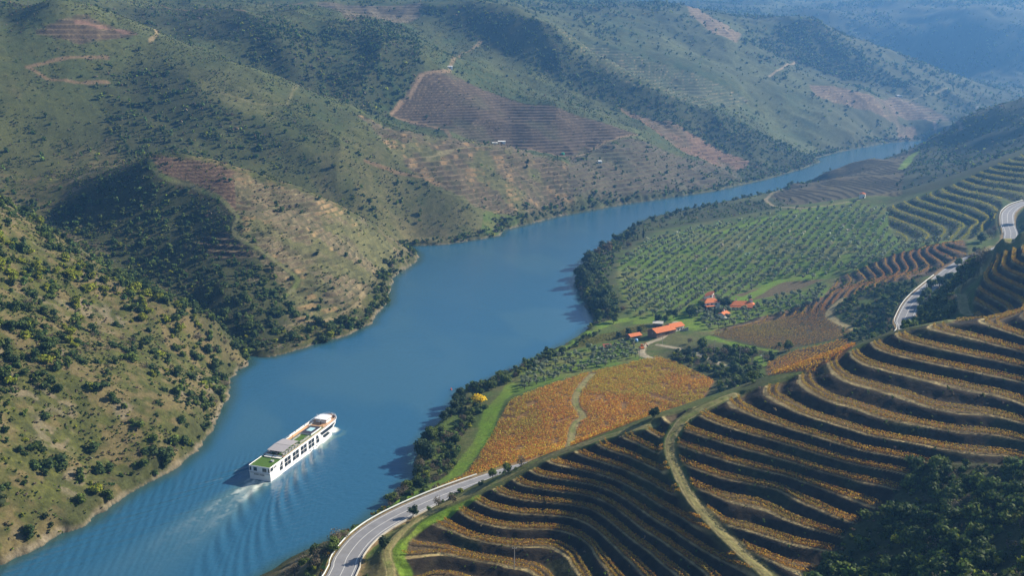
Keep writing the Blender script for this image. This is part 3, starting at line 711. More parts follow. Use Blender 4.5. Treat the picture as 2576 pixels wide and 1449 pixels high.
def crown(rng, lobes, n, leaf, rx, rz, cz, col, var=.3, core=.74, tint=None, up=.25, flat=0):
    """leaf clumps spread over several lobes, with gaps between; unit size"""
    V, F4, F3, Cc = [], [], [], []; base = 0
    L = []
    for k in range(lobes):
        a = rng.uniform(0, 6.283); d = rx * .62 * math.sqrt(rng.uniform(0, 1)) * (lobes > 1)
        z = cz + rz * rng.uniform(-.55, .55) * (lobes > 1); r = (rx if lobes == 1 else rx * rng.uniform(.36, .62))
        L.append((d * math.cos(a), d * math.sin(a), z, r, r * rz / rx * rng.uniform(.8, 1.15)))
    for (x, y, z, r, h) in L:
        m = max(4, int(n / lobes)); N = unit(rng.normal(size=(m, 3)) + (0, 0, up)); rad = rng.uniform(.72, 1.08, (m, 1))
        P = np.array((x, y, z)) + N * rad * (r, r, h)
        P[:, 2] = np.maximum(P[:, 2], .05)
        nn = unit(N + rng.normal(size=(m, 3)) * .55)
        v, f = leaf_quads(P, nn, leaf, rng); V.append(v); F4.append(f + base); base += len(v)
        c = np.array(col) * rng.lognormal(0, var, (m, 1)) * rng.lognormal(0, .10)
        if tint is not None: c = c + (np.array(tint) - c) * (rng.uniform(0, 1, (m, 1)) < .25) * .6
        Cc.append(np.repeat(c, 4, 0))
        if core:
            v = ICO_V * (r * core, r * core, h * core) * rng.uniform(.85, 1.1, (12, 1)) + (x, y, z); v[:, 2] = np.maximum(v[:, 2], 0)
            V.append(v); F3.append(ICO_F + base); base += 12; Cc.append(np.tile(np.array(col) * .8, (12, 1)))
    return np.concatenate(V), [np.concatenate(F4)] + ([np.concatenate(F3)] if F3 else []), np.concatenate(Cc)
def twigs(rng, n, col, h=1.0):
    """a bare shrub: many thin upward twigs"""
    V, F = [], []; b = 0
    for k in range(n):
        a = rng.uniform(0, 6.283); t = rng.uniform(.1, .95); o = np.array((rng.normal() * .18, rng.normal() * .18, 0)); e = np.array((math.cos(a) * t, math.sin(a) * t, h * (1.1 - t * .6) * rng.uniform(.6, 1.2)))
        s = unit(np.cross(e - o, rng.normal(size=3))) * .035; V += [o - s, o + s, e + s * .5, e - s * .5]; F.append((b, b + 1, b + 2, b + 3)); b += 4
    v, f, c = crown(rng, 5, 70, .085, .95, .62, .62 * h, col, .35, 0)
    return np.concatenate([np.array(V), v]), [np.concatenate([np.array(F), f[0] + b])], np.concatenate([np.tile(np.array(col) * .9, (b, 1)), c])
SPEC = {   # colour, tint of some leaves
 'oak': ((.050, .085, .022), (.09, .12, .02)), 'green': ((.095, .140, .024), (.13, .16, .03)), 'broom': ((.20, .235, .018), (.27, .23, .02)), 'bare': ((.165, .135, .090), (.13, .12, .06)), 'olive': ((.215, .255, .155), (.28, .30, .21)),
 'blue': ((.045, .078, .030), (.08, .10, .03)), 'autumn': ((.88, .62, .02), (.9, .72, .05)), 'rust': ((.14, .10, .04), (.10, .09, .03))}
def proto(kind, lod, seed):
    rng = np.random.default_rng(seed * 31 + hash(kind) % 97 if False else seed * 31 + sum(map(ord, kind)))
    c, t = SPEC[kind]
    if kind == 'bare' and lod < 2: return twigs(rng, 26, c)
    n = (190, 46, 16)[lod]; lf = (.15, .27, .42)[lod]; lb = (int(rng.integers(4, 8)), 4, 2)[lod]
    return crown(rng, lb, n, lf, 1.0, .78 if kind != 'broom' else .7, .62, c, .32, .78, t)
PROTO = {(k, l): [proto(k, l, s) for s in range(5 if l < 2 else 4)] for k in SPEC for l in (0, 1, 2)}
MESH = {}
def leaf_mesh(kind, i):
    if (kind, i) not in MESH:
        V, F, c = PROTO[(kind, 0)][i]; MESH[(kind, i)] = np_mesh(kind + ' crown', V, F, [M_LEAF], cols=c)
    return MESH[(kind, i)]
def merged(name, items, label, rng, m=None, trunk=False):
    """many far plants as one mesh: items = (x, y, z, r, h, kind)"""
    V, Fl4, Fl3, Cc = [], [], [], []; base = 0
    groups = {}
    for it in items:
        lod = 2 if (it[1] > 760 or it[3] < 1.0) else 1
        groups.setdefault((it[5], lod, int(rng.integers(0, 4))), []).append(it[:5])
    for (k, lod, i), its in groups.items():
        pv, pf, pc = PROTO[(k, lod)][i]; A = np.array(its); n = len(A); a = rng.uniform(0, 6.283, n); ca, sa = np.cos(a)[:, None], np.sin(a)[:, None]
        x = (pv[None, :, 0] * ca - pv[None, :, 1] * sa) * A[:, 3:4] + A[:, 0:1]; y = (pv[None, :, 0] * sa + pv[None, :, 1] * ca) * A[:, 3:4] + A[:, 1:2]
        z = pv[None, :, 2] * A[:, 4:5] + A[:, 2:3]
        V.append(np.stack([x, y, z], 2).reshape(-1, 3)); m_ = len(pv)
        off = (np.arange(n) * m_ + base)[:, None, None]
        for f in pf: (Fl4 if f.shape[1] == 4 else Fl3).append((f[None] + off).reshape(-1, f.shape[1]))
        Cc.append((pc[None] * rng.lognormal(0, .2, (n, 1, 1)) * rng.normal(1, .07, (n, 1, 3))).reshape(-1, 3)); base += n * m_
    F = [np.concatenate(q) for q in (Fl4, Fl3) if q]
    o = np_obj(name, np.concatenate(V), F, [m or M_LEAF], cols=np.clip(np.concatenate(Cc), .005, .9)); tag(o, label, kind='stuff'); return o

# ---- where the scrub grows
def scatter(x0, y0, x1, y1, per, rng):
    n = int((x1 - x0) * (y1 - y0) / per); return rng.uniform(x0, x1, n), rng.uniform(y0, y1, n)
rng = np.random.default_rng(21)
items = []
def add_items(x, y, r, kinds, zone):
    z = hz(x, y)
    for i in range(len(x)):
        th = zone == 'left' and rng.uniform() < .18; rr = r[i] * (1.45 if th else 1); items.append([x[i], y[i], z[i] - .15 * rr, rr, rr * (rng.uniform(.55, .75) if th else rng.uniform(.85, 1.3)), kinds[i], zone])
def keep_seen(x, y, tall=5.0):
    z = hz(x, y); m = inframe(x, y, z, 380); m[m] = visible(x[m], y[m], z[m] + tall); return x[m], y[m]
def off_limits(x, y, pad=1.5):
    m = np.zeros(x.shape, bool)
    for k, (pl, w) in TW.items(): m |= near_line(x, y, pl, w + pad + 2) < w + pad
    for k, (pl, w) in GRASSW.items(): m |= near_line(x, y, pl, w + pad) < w
    m |= near_line(x, y, road_c[::4, :2], 12) < 6.5 + pad
    return m
# left bank and far country
S_MAX = .60
def left_country():
    n = int(.5 * 1.2 * (2750 ** 2 - 310 ** 2) / 17)
    y = np.sqrt(rng.uniform(310 ** 2, 2750 ** 2, n)); x = rng.uniform(-S_MAX, S_MAX, n) * y
    sd = river_sd(x, y); land = sd > 1.0
    leftside = land & ((x < -100) | (y > 1050) | inpoly(x, y, LEFT_LAND))
    x, y, sd = x[leftside], y[leftside], sd[leftside]
    n1 = fbm(x, y, 46, 3, 201); n2 = fbm(x, y, 130, 2, 203)
    p = np.zeros(len(x)); near = y < 640
    L1 = (y < 640) & (x < -100) & (x > -420)
    p = .022 + .12 * sstep(.52, .66, n1) * sstep(.35, .6, n2)
    p = p * (1 + 1.6 * sstep(1500, 2100, y)); p = np.where(L1, .12 + .20 * sstep(400, 500, y) + .70 * sstep(.46, .64, n1) * (.45 + .55 * sstep(400, 480, y)), p)
    for k in FOREST_AND_SHADE:
        d = {'FB': .95, 'FC': .9, 'FS': .75, 'FD': .8, 'FL': .5, 'FN': .22, 'FG': 0, 'FK': 0, 'FR': 0, 'FX': 0, 'FW': 0, 'FH': .30, 'FO': .3, 'FA': .5}.get(k, 0)
        if d: p = np.maximum(p, d * cmask(x, y, FWp[k], 14) * (.45 + .55 * sstep(.3, .55, n1)))
    for k in TERR: p = np.where(inpoly(x, y, PW[k]), p * (.16 if k in 'BEFHJQNV' else .55 if k in 'WA' else .3), p)
    p = np.where(inpoly(x, y, PW['M']), .10, p)
    shore = sstep(16, 3, sd); p = np.maximum(p, shore * np.where(L1 & (y < 400), .45, .85))
    gul = sstep(25, 5, near_line(x, y, GULLY, 30)); p = np.maximum(p, gul * .6)
    cut = np.zeros(len(x), bool)
    for pts, c in FTR: cut |= near_line(x, y, pts, 6) < 3
    k = (rng.uniform(0, 1, len(x)) < p) & ~cut & ~off_limits(x, y, .5)
    x, y, sd = x[k], y[k], sd[k]; x, y = keep_seen(x, y)
    u = rng.uniform(0, 1, len(x)); sdv = river_sd(x, y)
    n2 = fbm(x, y, 60, 2, 207)
    r = np.where(y < 640, 1.1 + 2.9 * u ** 1.5, (1.2 + 1.9 * u ** 1.5) * (1 + .45 * sstep(1600, 2200, y))) * np.where((sdv < 14), 1.05, 1); r = np.minimum(r, 4.4)
    u2 = rng.uniform(0, 1, len(x)) + (n2 - .5) * .5
    kn = np.where(u2 < .62, 'oak', np.where(u2 < .82, 'green', np.where(u2 < .90, 'broom', 'bare')))
    kn = np.where((y < 560) & (x < -180) & (fbm(x, y, 80, 2, 209) > .48) & (rng.uniform(0, 1, len(x)) < .45), 'broom', kn)
    r = np.where(kn == 'bare', r * .75, r)
    r = np.where((y > 640) & (kn == 'broom'), r * .8, r)
    add_items(x, y, r, list(kn), 'left')
LEFT_LAND = [(p[0], p[1]) for p in shl] + [(900., 1900.), (-900., 1900.), (-900., 300.)]
GULLY = [(-182,600),(-215,640),(-279,696),(-350,752),(-411,793),(-520,850)]
left_country()
def far_woods():
    n = 26000; y = np.sqrt(rng.uniform(2600 ** 2, 3700 ** 2, n)); x = rng.uniform(-.58, .58, n) * y
    m = rng.uniform(0, 1, n) < .12 + .8 * sstep(.44, .60, fbm(x, y, 130, 3, 241)); x, y = keep_seen(x[m], y[m], 6)
    add_items(x, y, rng.uniform(2.4, 5.0, len(x)), ['oak' if q < .7 else 'green' for q in rng.uniform(0, 1, len(x))], 'left')
far_woods()
HEATH = []
def heath():
    n = 420000; y = np.sqrt(rng.uniform(320 ** 2, 1600 ** 2, n)); x = rng.uniform(-.58, .42, n) * y
    m = inpoly(x, y, LEFT_LAND); x, y = x[m], y[m]; m = river_sd(x, y) > .4; x, y = x[m], y[m]
    n1 = fbm(x, y, 22, 3, 231); p = .12 + .75 * sstep(.42, .66, n1)
    for k in TERR: p = np.where(inpoly(x, y, PW[k]), p * (.12 if k in 'BQ' else .45), p)
    p = p * (1 - .6 * sstep(700, 1000, y)); m = (rng.uniform(0, 1, len(x)) < p * np.where(y > 640, .8, 1)) & ~off_limits(x, y, .2); x, y = keep_seen(x[m], y[m], 1.5); z = hz(x, y)
    r = rng.uniform(.35, 1.0, len(x)) * np.where(y > 640, 1.25, 1); u = rng.uniform(0, 1, len(x))
    for i in range(len(x)): HEATH.append((x[i], y[i] , z[i] - .1, r[i], r[i] * .85, 'oak' if u[i] < .32 else 'green' if u[i] < .62 else 'broom' if u[i] < .72 else 'bare'))
heath()
def gully_heath():
    P = np.array(FWp['FG']); x, y = scatter(P[:, 0].min(), P[:, 1].min(), P[:, 0].max(), P[:, 1].max(), 3.2, rng); m = inpoly(x, y, FWp['FG']) & ~off_limits(x, y, .3); x, y = keep_seen(x[m], y[m], 2); z = hz(x, y)
    r = rng.uniform(.35, 1.1, len(x)); u = rng.uniform(0, 1, len(x))
    for i in range(len(x)): HEATH.append((x[i], y[i], z[i] - .1, r[i], r[i] * .8, 'oak' if u[i] < .3 else 'green' if u[i] < .62 else 'broom' if u[i] < .74 else 'bare'))
gully_heath()
# right bank scrub
def right_scrub():
    for k, per, r0, r1, mix in (('FG', 7, 1.3, 3.4, (.55, .85, .90)), ('FK', 8, .9, 2.0, (.45, .75, .80)), ('FR', 8, 1.2, 2.8, (.55, .85, .92)), ('FX', 8, 1.0, 2.4, (.35, .7, .75)), ('FW', 17, 1.4, 2.8, (.5, .8, .88))):
        P = np.array(FWp[k]); x, y = scatter(P[:, 0].min(), P[:, 1].min(), P[:, 0].max(), P[:, 1].max(), per, rng)
        m = inpoly(x, y, FWp[k]) & ~off_limits(x, y, r0); m[m] &= river_sd(x[m], y[m]) > 1; x, y = x[m], y[m]
        m = fbm(x, y, 13, 2, 221) > (.33 if k == 'FG' else .30); x, y = keep_seen(x[m], y[m], 3)
        if k == 'FW':
            t = (y < 900) | (rng.uniform(0, 1, len(x)) < .4); x, y = x[t], y[t]
        u = rng.uniform(0, 1, len(x)); kn = np.where(u < mix[0], 'oak', np.where(u < mix[1], 'green', np.where(u < mix[2], 'broom', 'bare')))
        add_items(x, y, rng.uniform(r0, r1, len(x)) * np.where((y > 900) & (k == 'FW'), .6, 1), list(kn), k)
    # the strip along the water and the road slope
    x, y = scatter(-90, 270, 130, 960, 7, rng); sd = river_sd(x, y)
    right = inpoly(x, y, RIGHT_LAND); m = (sd > 1.2) & (sd < np.where(y < 480, 19, 12)) & right & ~off_limits(x, y, 1.2)
    x, y, sd = x[m], y[m], sd[m]; m = fbm(x, y, 12, 2, 225) > .36; x, y = keep_seen(x[m], y[m], 3)
    u = rng.uniform(0, 1, len(x)); kn = np.where(u < .36, 'oak', np.where(u < .62, 'green', np.where(u < .68, 'broom', 'bare')))
    add_items(x, y, rng.uniform(1.1, 2.7, len(x)), list(kn), 'shore')
    # both shoulders of the road and the slope below the terraces
    x, y = scatter(-80, 200, 300, 700, 8, rng); rd = near_line(x, y, road_c[::3, :2], 30)
    m = (rd > 8) & (rd < 15) & ~off_limits(x, y, 1.2) & ~inpoly(x, y, PW['T']) & ~inpoly(x, y, PW['field1']) & (river_sd(x, y) > 1); m &= rng.uniform(0, 1, len(x)) < .5
    x, y = keep_seen(x[m], y[m], 3); u = rng.uniform(0, 1, len(x)); kn = np.where(u < .4, 'oak', np.where(u < .65, 'green', np.where(u < .72, 'broom', 'bare')))
    add_items(x, y, rng.uniform(.7, 1.7, len(x)), list(kn), 'shore')
    # tufts on the terrace banks
    x, y = scatter(-40, 200, 220, 480, 26, rng); m = inpoly(x, y, PW['T']) & ~off_limits(x, y, .5); x, y = x[m], y[m]
    q = qz(tz(x, y, 'T'), 'T'); f = q - np.floor(q); m = f > .62; x, y = keep_seen(x[m], y[m], 2); u = rng.uniform(0, 1, len(x))
    add_items(x, y, rng.uniform(.3, .75, len(x)), list(np.where(u < .45, 'green', np.where(u < .7, 'oak', 'bare'))), 'tuft')
    x, y = scatter(200, 560, 520, 980, 14, rng); m = inpoly(x, y, PW['Y']); x, y = x[m], y[m]
    q = tz(x, y, 'Y') / TERR['Y'][0]; f = q - np.floor(q); m = (f > .5); x, y = keep_seen(x[m], y[m], 2); u = rng.uniform(0, 1, len(x))
    add_items(x, y, rng.uniform(.5, 1.2, len(x)), list(np.where(u < .55, 'green', np.where(u < .85, 'oak', 'broom'))), 'tuft')
    x, y = scatter(80, 520, 420, 760, 16, rng); m = inpoly(x, y, PW['R']) & (fbm(x, y, 16, 2, 227) > .46); x, y = keep_seen(x[m], y[m], 2); u = rng.uniform(0, 1, len(x))
    add_items(x, y, rng.uniform(.5, 1.3, len(x)), list(np.where(u < .4, 'green', np.where(u < .75, 'oak', 'bare'))), 'tuft')
RIGHT_LAND = [(p[0], p[1]) for p in shr] + [(420., 1300.), (600., 1000.), (300., 200.), (-110., 200.)]
right_scrub()
# the largest in view stand as single bushes, the rest as one growth
KIND = {'oak': ('bush', 'bush', 'dark green rounded evergreen bush'), 'green': ('leafy_bush', 'bush', 'mid green leafy bush'), 'broom': ('broom_bush', 'bush', 'bright yellow green broom bush'), 'bare': ('bare_bush', 'bush', 'grey brown half bare bush'), 'rust': ('bare_bush', 'bush', '')}
PLACE = {'left': 'on the dry stony hillside across the river', 'FG': 'in the shaded gully below the terraces at lower right', 'FK': 'on the dark knoll beside the far road bend', 'FR': 'on the slope above the far road bend', 'FX': 'on the bank between the farm lane and the red field',
         'FW': 'in the waterside thicket by the olive grove', 'shore': 'on the near bank between road and water', 'tuft': 'on a vineyard terrace bank'}
IT = items; A = np.array([(i[0], i[1], i[2] + i[4] * .6, i[3]) for i in IT])
vis = inframe(A[:, 0], A[:, 1], A[:, 2], 0); vis[vis] = visible(A[vis, 0], A[vis, 1], A[vis, 2])
size = A[:, 3] / np.hypot(A[:, 1], A[:, 0]) * vis
single = set()
for k, most in (('oak', 295), ('green', 280), ('broom', 240), ('bare', 160)):
    idx = [i for i in np.argsort(-size) if IT[i][5] == k and size[i] > 0][:most]
    single.update(idx)
for i in sorted(single):
    x, y, z, r, h, k, zn = IT[i]; nm, cat, lab = KIND[k]
    o = bpy.data.objects.new(nm, leaf_mesh(k, int(rng.integers(0, 5)))); COL.objects.link(o)
    o.location = (x, y, z); o.scale = (r * rng.uniform(.85, 1.15), r * rng.uniform(.85, 1.15), h); o.rotation_euler = (0, 0, rng.uniform(0, 6.283))
    if zn == 'left' and y > 700: pl = 'on the far terraced hillsides across the river'
    elif zn == 'left' and river_sd(np.array([x]), np.array([y]))[0] < 16: pl = 'along the stony far shore beside the water'
    else: pl = PLACE[zn]
    tag(o, lab + ' ' + pl, cat, lab.split(' bush')[0] + ' bushes ' + pl)
rest = [i[:6] for j, i in enumerate(IT) if j not in single]
print('bushes', len(IT), 'single', len(single))
merged('heath', HEATH, 'low heath and tussocks speckling the wild hillsides', rng)
print('heath', len(HEATH))
merged('scrub', rest, 'evergreen scrub scattered over the hillsides', rng)
# ---------------------------------------------------------------- trees
def trunk_mesh(rng, h, r, limbs=4, spread=.5):
    mb = MB(); p = np.zeros(3); rr = r
    for k in range(3):
        q = p + np.array((rng.normal() * .08 * h, rng.normal() * .08 * h, h / 3)); mb.tube(p, q, rr, 7, rr * .78); p, rr = q, rr * .78
        if k >= 1:
            for j in range(limbs // 2):
                a = rng.uniform(0, 6.283); e = p + np.array((math.cos(a) * spread * h, math.sin(a) * spread * h, h * rng.uniform(.2, .5))); mb.tube(p, e, rr * .6, 5, rr * .2)
    me = bpy.data.meshes.new('trunk'); me.from_pydata(mb.v, [], mb.f); me.materials.append(M_BARK); return me
def crown_mesh(seed, col, tint, lobes=9, n=520, leaf=.12, rx=1., rz=.8, cz=.9, core=.72, var=.3):
    V, F, c = crown(np.random.default_rng(seed), lobes, n, leaf, rx, rz, cz, col, var, core, tint); return np_mesh('crown', V, F, [M_LEAF], cols=c)
TREE = {}
def kind_of_tree(k):
    if k not in TREE:
        r = np.random.default_rng(len(TREE) + 5)
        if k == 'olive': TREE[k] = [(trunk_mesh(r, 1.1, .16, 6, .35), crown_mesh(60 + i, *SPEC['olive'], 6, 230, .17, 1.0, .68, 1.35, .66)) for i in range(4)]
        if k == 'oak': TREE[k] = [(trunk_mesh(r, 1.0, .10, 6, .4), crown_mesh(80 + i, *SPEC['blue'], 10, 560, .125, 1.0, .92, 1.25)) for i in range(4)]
        if k == 'mid': TREE[k] = [(trunk_mesh(r, 1.0, .09, 6, .4), crown_mesh(90 + i, *SPEC['green'], 9, 520, .125, 1.0, .9, 1.2)) for i in range(3)]
        if k == 'grey': TREE[k] = [(trunk_mesh(r, 1.0, .07, 8, .5), crown_mesh(95 + i, *SPEC['bare'], 7, 330, .09, 1.0, .8, 1.1, 0)) for i in range(3)]
        if k == 'brown': TREE[k] = [(trunk_mesh(r, 1.0, .07, 8, .5), crown_mesh(97 + i, *SPEC['rust'], 8, 400, .11, 1.0, .9, 1.15, .6)) for i in range(2)]
        if k == 'autumn': TREE[k] = [(trunk_mesh(r, 1.0, .08, 6, .4), crown_mesh(99, *SPEC['autumn'], 8, 420, .12, 1.0, .95, 1.15, .7, .2))]
        if k == 'cypress':
            V, F, c = crown(np.random.default_rng(3), 1, 500, .30, 1, 4.6, 5.0, (.022, .040, .018), .3, .8, (.04, .06, .02), 0)
            t = np.clip((V[:, 2] - .3) / 9.6, 0, 1); s = np.sqrt(np.clip(1 - t, .02, 1)) * np.minimum(1, .55 + t * 3); V[:, :2] *= (s * 1.0)[:, None]
            TREE[k] = [(trunk_mesh(r, 1.2, .2, 0), np_mesh('crown', V, F, [M_LEAF], cols=c))]
    return TREE[k]
def put_tree(k, x, y, r, name, label, cat='tree', group=None, h=None, sink=.15):
    tm, cm = kind_of_tree(k)[int(rng.integers(0, len(kind_of_tree(k))))]
    o = empty(name, (x, y, float(hz(x, y)[0]) - sink), rng.uniform(0, 6.283)); s = r; o.scale = (s, s, s * (h or rng.uniform(.9, 1.15)))
    for nm, me in (('trunk', tm), ('crown', cm)):
        c = bpy.data.objects.new(nm, me); COL.objects.link(c); c.parent = o
    return tag(o, label, cat, group)
def gpick(u, v):
    return pick([(u, v)], hz)[0]
# hand-placed trees: (u, v) of the foot
HAND = [('oak', 1040, 1306, 2.0, 'roadside_tree', 'small dark round tree casting its shadow on the grey road'), ('oak', 966, 1385, 2.3, 'roadside_tree', 'dark tree at the inner edge of the nearest road curve'),
 ('grey', 1103, 1276, 2.0, 'bare_tree', 'left of two bare grey trees beside the road'), ('grey', 1140, 1268, 2.2, 'bare_tree', 'right of two bare grey trees beside the road'), ('oak', 1209, 1228, 1.0, 'roadside_tree', 'tiny dark tree on the road verge before the hidden bend'),
 ('mid', 1274, 1196, 2.0, 'roadside_tree', 'round green tree behind the end of the white guardrail'), ('mid', 1240, 1203, 1.8, 'roadside_tree', 'low green tree left of the round one behind the guardrail'), ('grey', 1310, 1178, 2.5, 'bare_tree', 'wide bare shrubby tree by the lower corner of the orange field'),
 ('autumn', 1209, 1024, 4.2, 'autumn_tree', 'bright yellow autumn tree on the river bank'), ('oak', 1645, 1052, 2.2, 'field_tree', 'lone low dark tree at the bottom of the orange field'),
 ('brown', 440, 0, 0, '', ''), ('mid', 1985, 885, 3.2, 'field_tree', 'round pale green tree on the grass edge below the striped field'),
 ('brown', 1527, 636, 6.0, 'brown_tree', 'brownish tree on the river bank by the olive grove'), ('mid', 2408, 668, 3.2, 'poplar_tree', 'bright green upright tree above the far road bend')]
for k, u, v, r, nm, lab in HAND:
    if r:
        p = gpick(u, v); o = put_tree(k, p[0], p[1], r, nm, lab)
for u, v, r, lab in ((1618, 602, 1.25, 'tall dark cypress standing out above the waterside trees'), (1604, 606, .8, 'shorter cypress left of the tall one above the waterside trees'), (1797, 800, .95, 'dark cypress in front of the farmhouse'), (1813, 800, .8, 'cypress right of the taller one before the farmhouse'),
                     (2158, 0, 0, ''), (1876, 764, .42, 'slender cypress behind the right wing of the farmhouse'), (1887, 764, .40, 'rightmost slender cypress behind the wing of the farmhouse')):
    if r: p = gpick(u, v); put_tree('cypress', p[0], p[1], r, 'cypress', lab, 'cypress', 'cypresses by the olive grove and farmhouse', .95)
# big trees along the right bank and round the farm
def line_trees(pts, n, k, r0, r1, name, label, group, jit=4.0):
    W = spline(pick(pts, hz), 2.0)
    for i in range(n):
        p = W[int((i + rng.uniform(.1, .9)) / n * (len(W) - 1))]; x, y = p[0] + rng.normal() * jit, p[1] + rng.normal() * jit
        if river_sd(np.array([x]), np.array([y]))[0] < 1.5: x, y = p[0] + 3, p[1] + 2
        kk = k if isinstance(k, str) else k[int(rng.integers(0, len(k)))]
        put_tree(kk, x, y, rng.uniform(r0, r1), name, label, 'tree', group)
line_trees([(1455,735),(1460,690),(1480,655)], 9, 'oak', 4.2, 6.5, 'waterside_tree', 'tall dark evergreen tree on the point of the river bank by the olive grove', 'tall trees on the wooded point', 6)
line_trees([(1480,790),(1510,770),(1540,740)], 9, ('oak', 'oak', 'mid'), 4.0, 6.2, 'waterside_tree', 'big dark evergreen tree at the water below the wooded point', 'big trees below the wooded point', 6)
line_trees([(1500,810),(1520,800),(1560,790)], 7, ('mid', 'grey', 'brown'), 2.4, 3.6, 'bank_tree', 'loose leafless or mid green tree on the bank by the striped olive grove', 'loose trees on the bank', 5)
line_trees([(1490,650),(1540,630),(1575,602),(1600,590)], 11, ('oak', 'mid', 'brown'), 3.0, 4.6, 'waterside_tree', 'dark tree along the upper edge of the waterside wood', 'trees along the upper waterside', 5)
line_trees([(1580,585),(1640,562),(1760,532)], 9, 'oak', 2.0, 3.4, 'waterside_tree', 'small dark tree along the scrubby bank beyond the cypress', 'small trees beyond the cypress', 4)
line_trees([(1055,1195),(1062,1140),(1090,1095)], 8, ('oak', 'oak', 'mid'), 3.0, 4.3, 'waterside_tree', 'big dark evergreen tree at the water below the bright grass strip', 'big evergreen trees below the grass strip', 2.2)
line_trees([(1135,1065),(1150,1035),(1175,1005)], 6, 'oak', 2.7, 4.0, 'waterside_tree', 'dark evergreen tree at the water below the yellow tree', 'evergreen trees below the yellow tree', 2)
line_trees([(1215,985),(1250,970),(1275,955)], 5, ('oak', 'mid'), 2.4, 3.4, 'waterside_tree', 'green tree on the bank at the top of the bright grass strip', 'trees above the bright grass strip', 2)
line_trees([(1060,1205),(1110,1140),(1160,1085),(1200,1035)], 12, ('grey', 'grey', 'mid'), 1.8, 2.8, 'bank_tree', 'leafless grey shrubby tree between the grass strip and the waterside evergreens', 'grey trees beside the grass strip', 2.5)
line_trees([(960,1280),(1000,1250),(1040,1225)], 6, ('mid', 'grey'), 1.8, 2.8, 'bank_tree', 'bushy tree on the bank where road and river come close', 'bushy trees where road and river come close', 2)
line_trees([(760,1446),(800,1418),(845,1382),(875,1345)], 9, ('grey', 'mid', 'grey'), 1.8, 3.0, 'bank_tree', 'greyish tree on the bank below the nearest road curve', 'trees below the nearest road curve', 2)
line_trees([(1640,815),(1690,808),(1750,790),(1775,775)], 10, ('oak', 'mid'), 2.2, 3.6, 'garden_tree', 'dark garden tree between the farm sheds and the farmhouse', 'garden trees of the farm', 3)
line_trees([(1818,775),(1826,782)], 4, 'oak', 3.0, 4.0, 'garden_tree', 'tall dark tree between the two halves of the farmhouse', 'tall trees beside the farmhouse', 1.5)
line_trees([(1560,852),(1565,848),(1640,838)], 3, 'oak', 1.7, 2.6, 'garden_tree', 'dark round tree beside the small red roofed shed', 'dark trees beside the small shed', 1)
line_trees([(1700,890),(1780,915),(1850,948),(1890,960)], 9, ('oak', 'mid'), 2.2, 3.6, 'hedgerow_tree', 'dark tree on the bank along the pale farm lane', 'trees along the farm lane', 2.5)
line_trees([(1720,868),(1800,885),(1900,905),(1940,905)], 8, ('oak', 'grey', 'mid'), 2.0, 3.2, 'hedgerow_tree', 'scrubby tree under the bank of the striped field', 'trees under the striped field', 2.0)
line_trees([(2300,795),(2330,752),(2395,702)], 9, ('oak', 'oak', 'mid'), 2.2, 3.8, 'roadside_tree', 'dark tree whose shadow crosses the far road', 'shade trees along the far road', 2.0)
line_trees([(2440,655),(2470,615),(2490,585)], 6, ('oak', 'grey'), 2.5, 3.8, 'roadside_tree', 'dark tree on the slope left of the highest road stretch', 'trees left of the highest road stretch', 3)
line_trees([(2590,600),(2586,570),(2580,535)], 5, 'oak', 3.0, 4.5, 'roadside_tree', 'dark tree right of the highest road stretch', 'trees right of the highest road stretch', 2)
line_trees([(2392,708),(2430,684),(2470,660),(2515,634)], 16, ('oak', 'mid', 'grey'), 2.4, 3.8, 'roadside_tree', 'tree on the slope hiding the road between its two far stretches', 'trees hiding the road between its far stretches', 2.5)
# olive groves
OL = []
def grove(key, ang, dr, dc, jit):
    P = np.array(PW[key]); c = P.mean(0); R = np.hypot(*(P - c).T).max() + 5
    a, b = np.meshgrid(np.arange(-R, R, dr), np.arange(-R, R, dc)); a, b = a.ravel(), b.ravel(); ca, sa = math.cos(ang), math.sin(ang)
    w_ = 5 * (vnoise(a, b, 60, 401) - .5)
    x = c[0] + ca * (a + w_) - sa * b + rng.normal(0, jit, len(a)); y = c[1] + sa * (a + w_) + ca * b + rng.normal(0, jit, len(a))
    m = inpoly(x, y, PW[key]) & ~off_limits(x, y, .2) & (rng.uniform(0, 1, len(a)) < .88)
    for k in ('field5', 'field2', 'field4'): m &= ~inpoly(x, y, PW[k])
    for hx, hy, hr in HOUSES: m &= np.hypot(x - hx, y - hy) > hr
    m[m] &= river_sd(x[m], y[m]) > 4
    for i in np.nonzero(m)[0]: OL.append((x[i], y[i], rng.uniform(1.1, 2.35)))
HOUSES = [(*gpick(1782, 775)[:2], 10), (*gpick(1862, 772)[:2], 11), (*gpick(1670, 838)[:2], 11), (*gpick(1592, 854)[:2], 6), (*gpick(1820, 797)[:2], 5), (*gpick(2169, 498)[:2], 6), (*gpick(1527, 876)[:2], 4)]
grove('olive1', math.radians(62), 4.6, 7.6, .4); grove('olive2', math.radians(20), 6.2, 5.6, .7); grove('olive3', math.radians(20), 5.6, 5.0, .6); grove('olive4', math.radians(60), 4.6, 7.0, .5)
OL = np.array(OL); oz = hz(OL[:, 0], OL[:, 1])
osz = OL[:, 2] / OL[:, 1] * inframe(OL[:, 0], OL[:, 1], oz + 1, 0) * visible(OL[:, 0], OL[:, 1], oz + 2.5)
order = np.argsort(-osz); olive_one = set(order[:295].tolist())
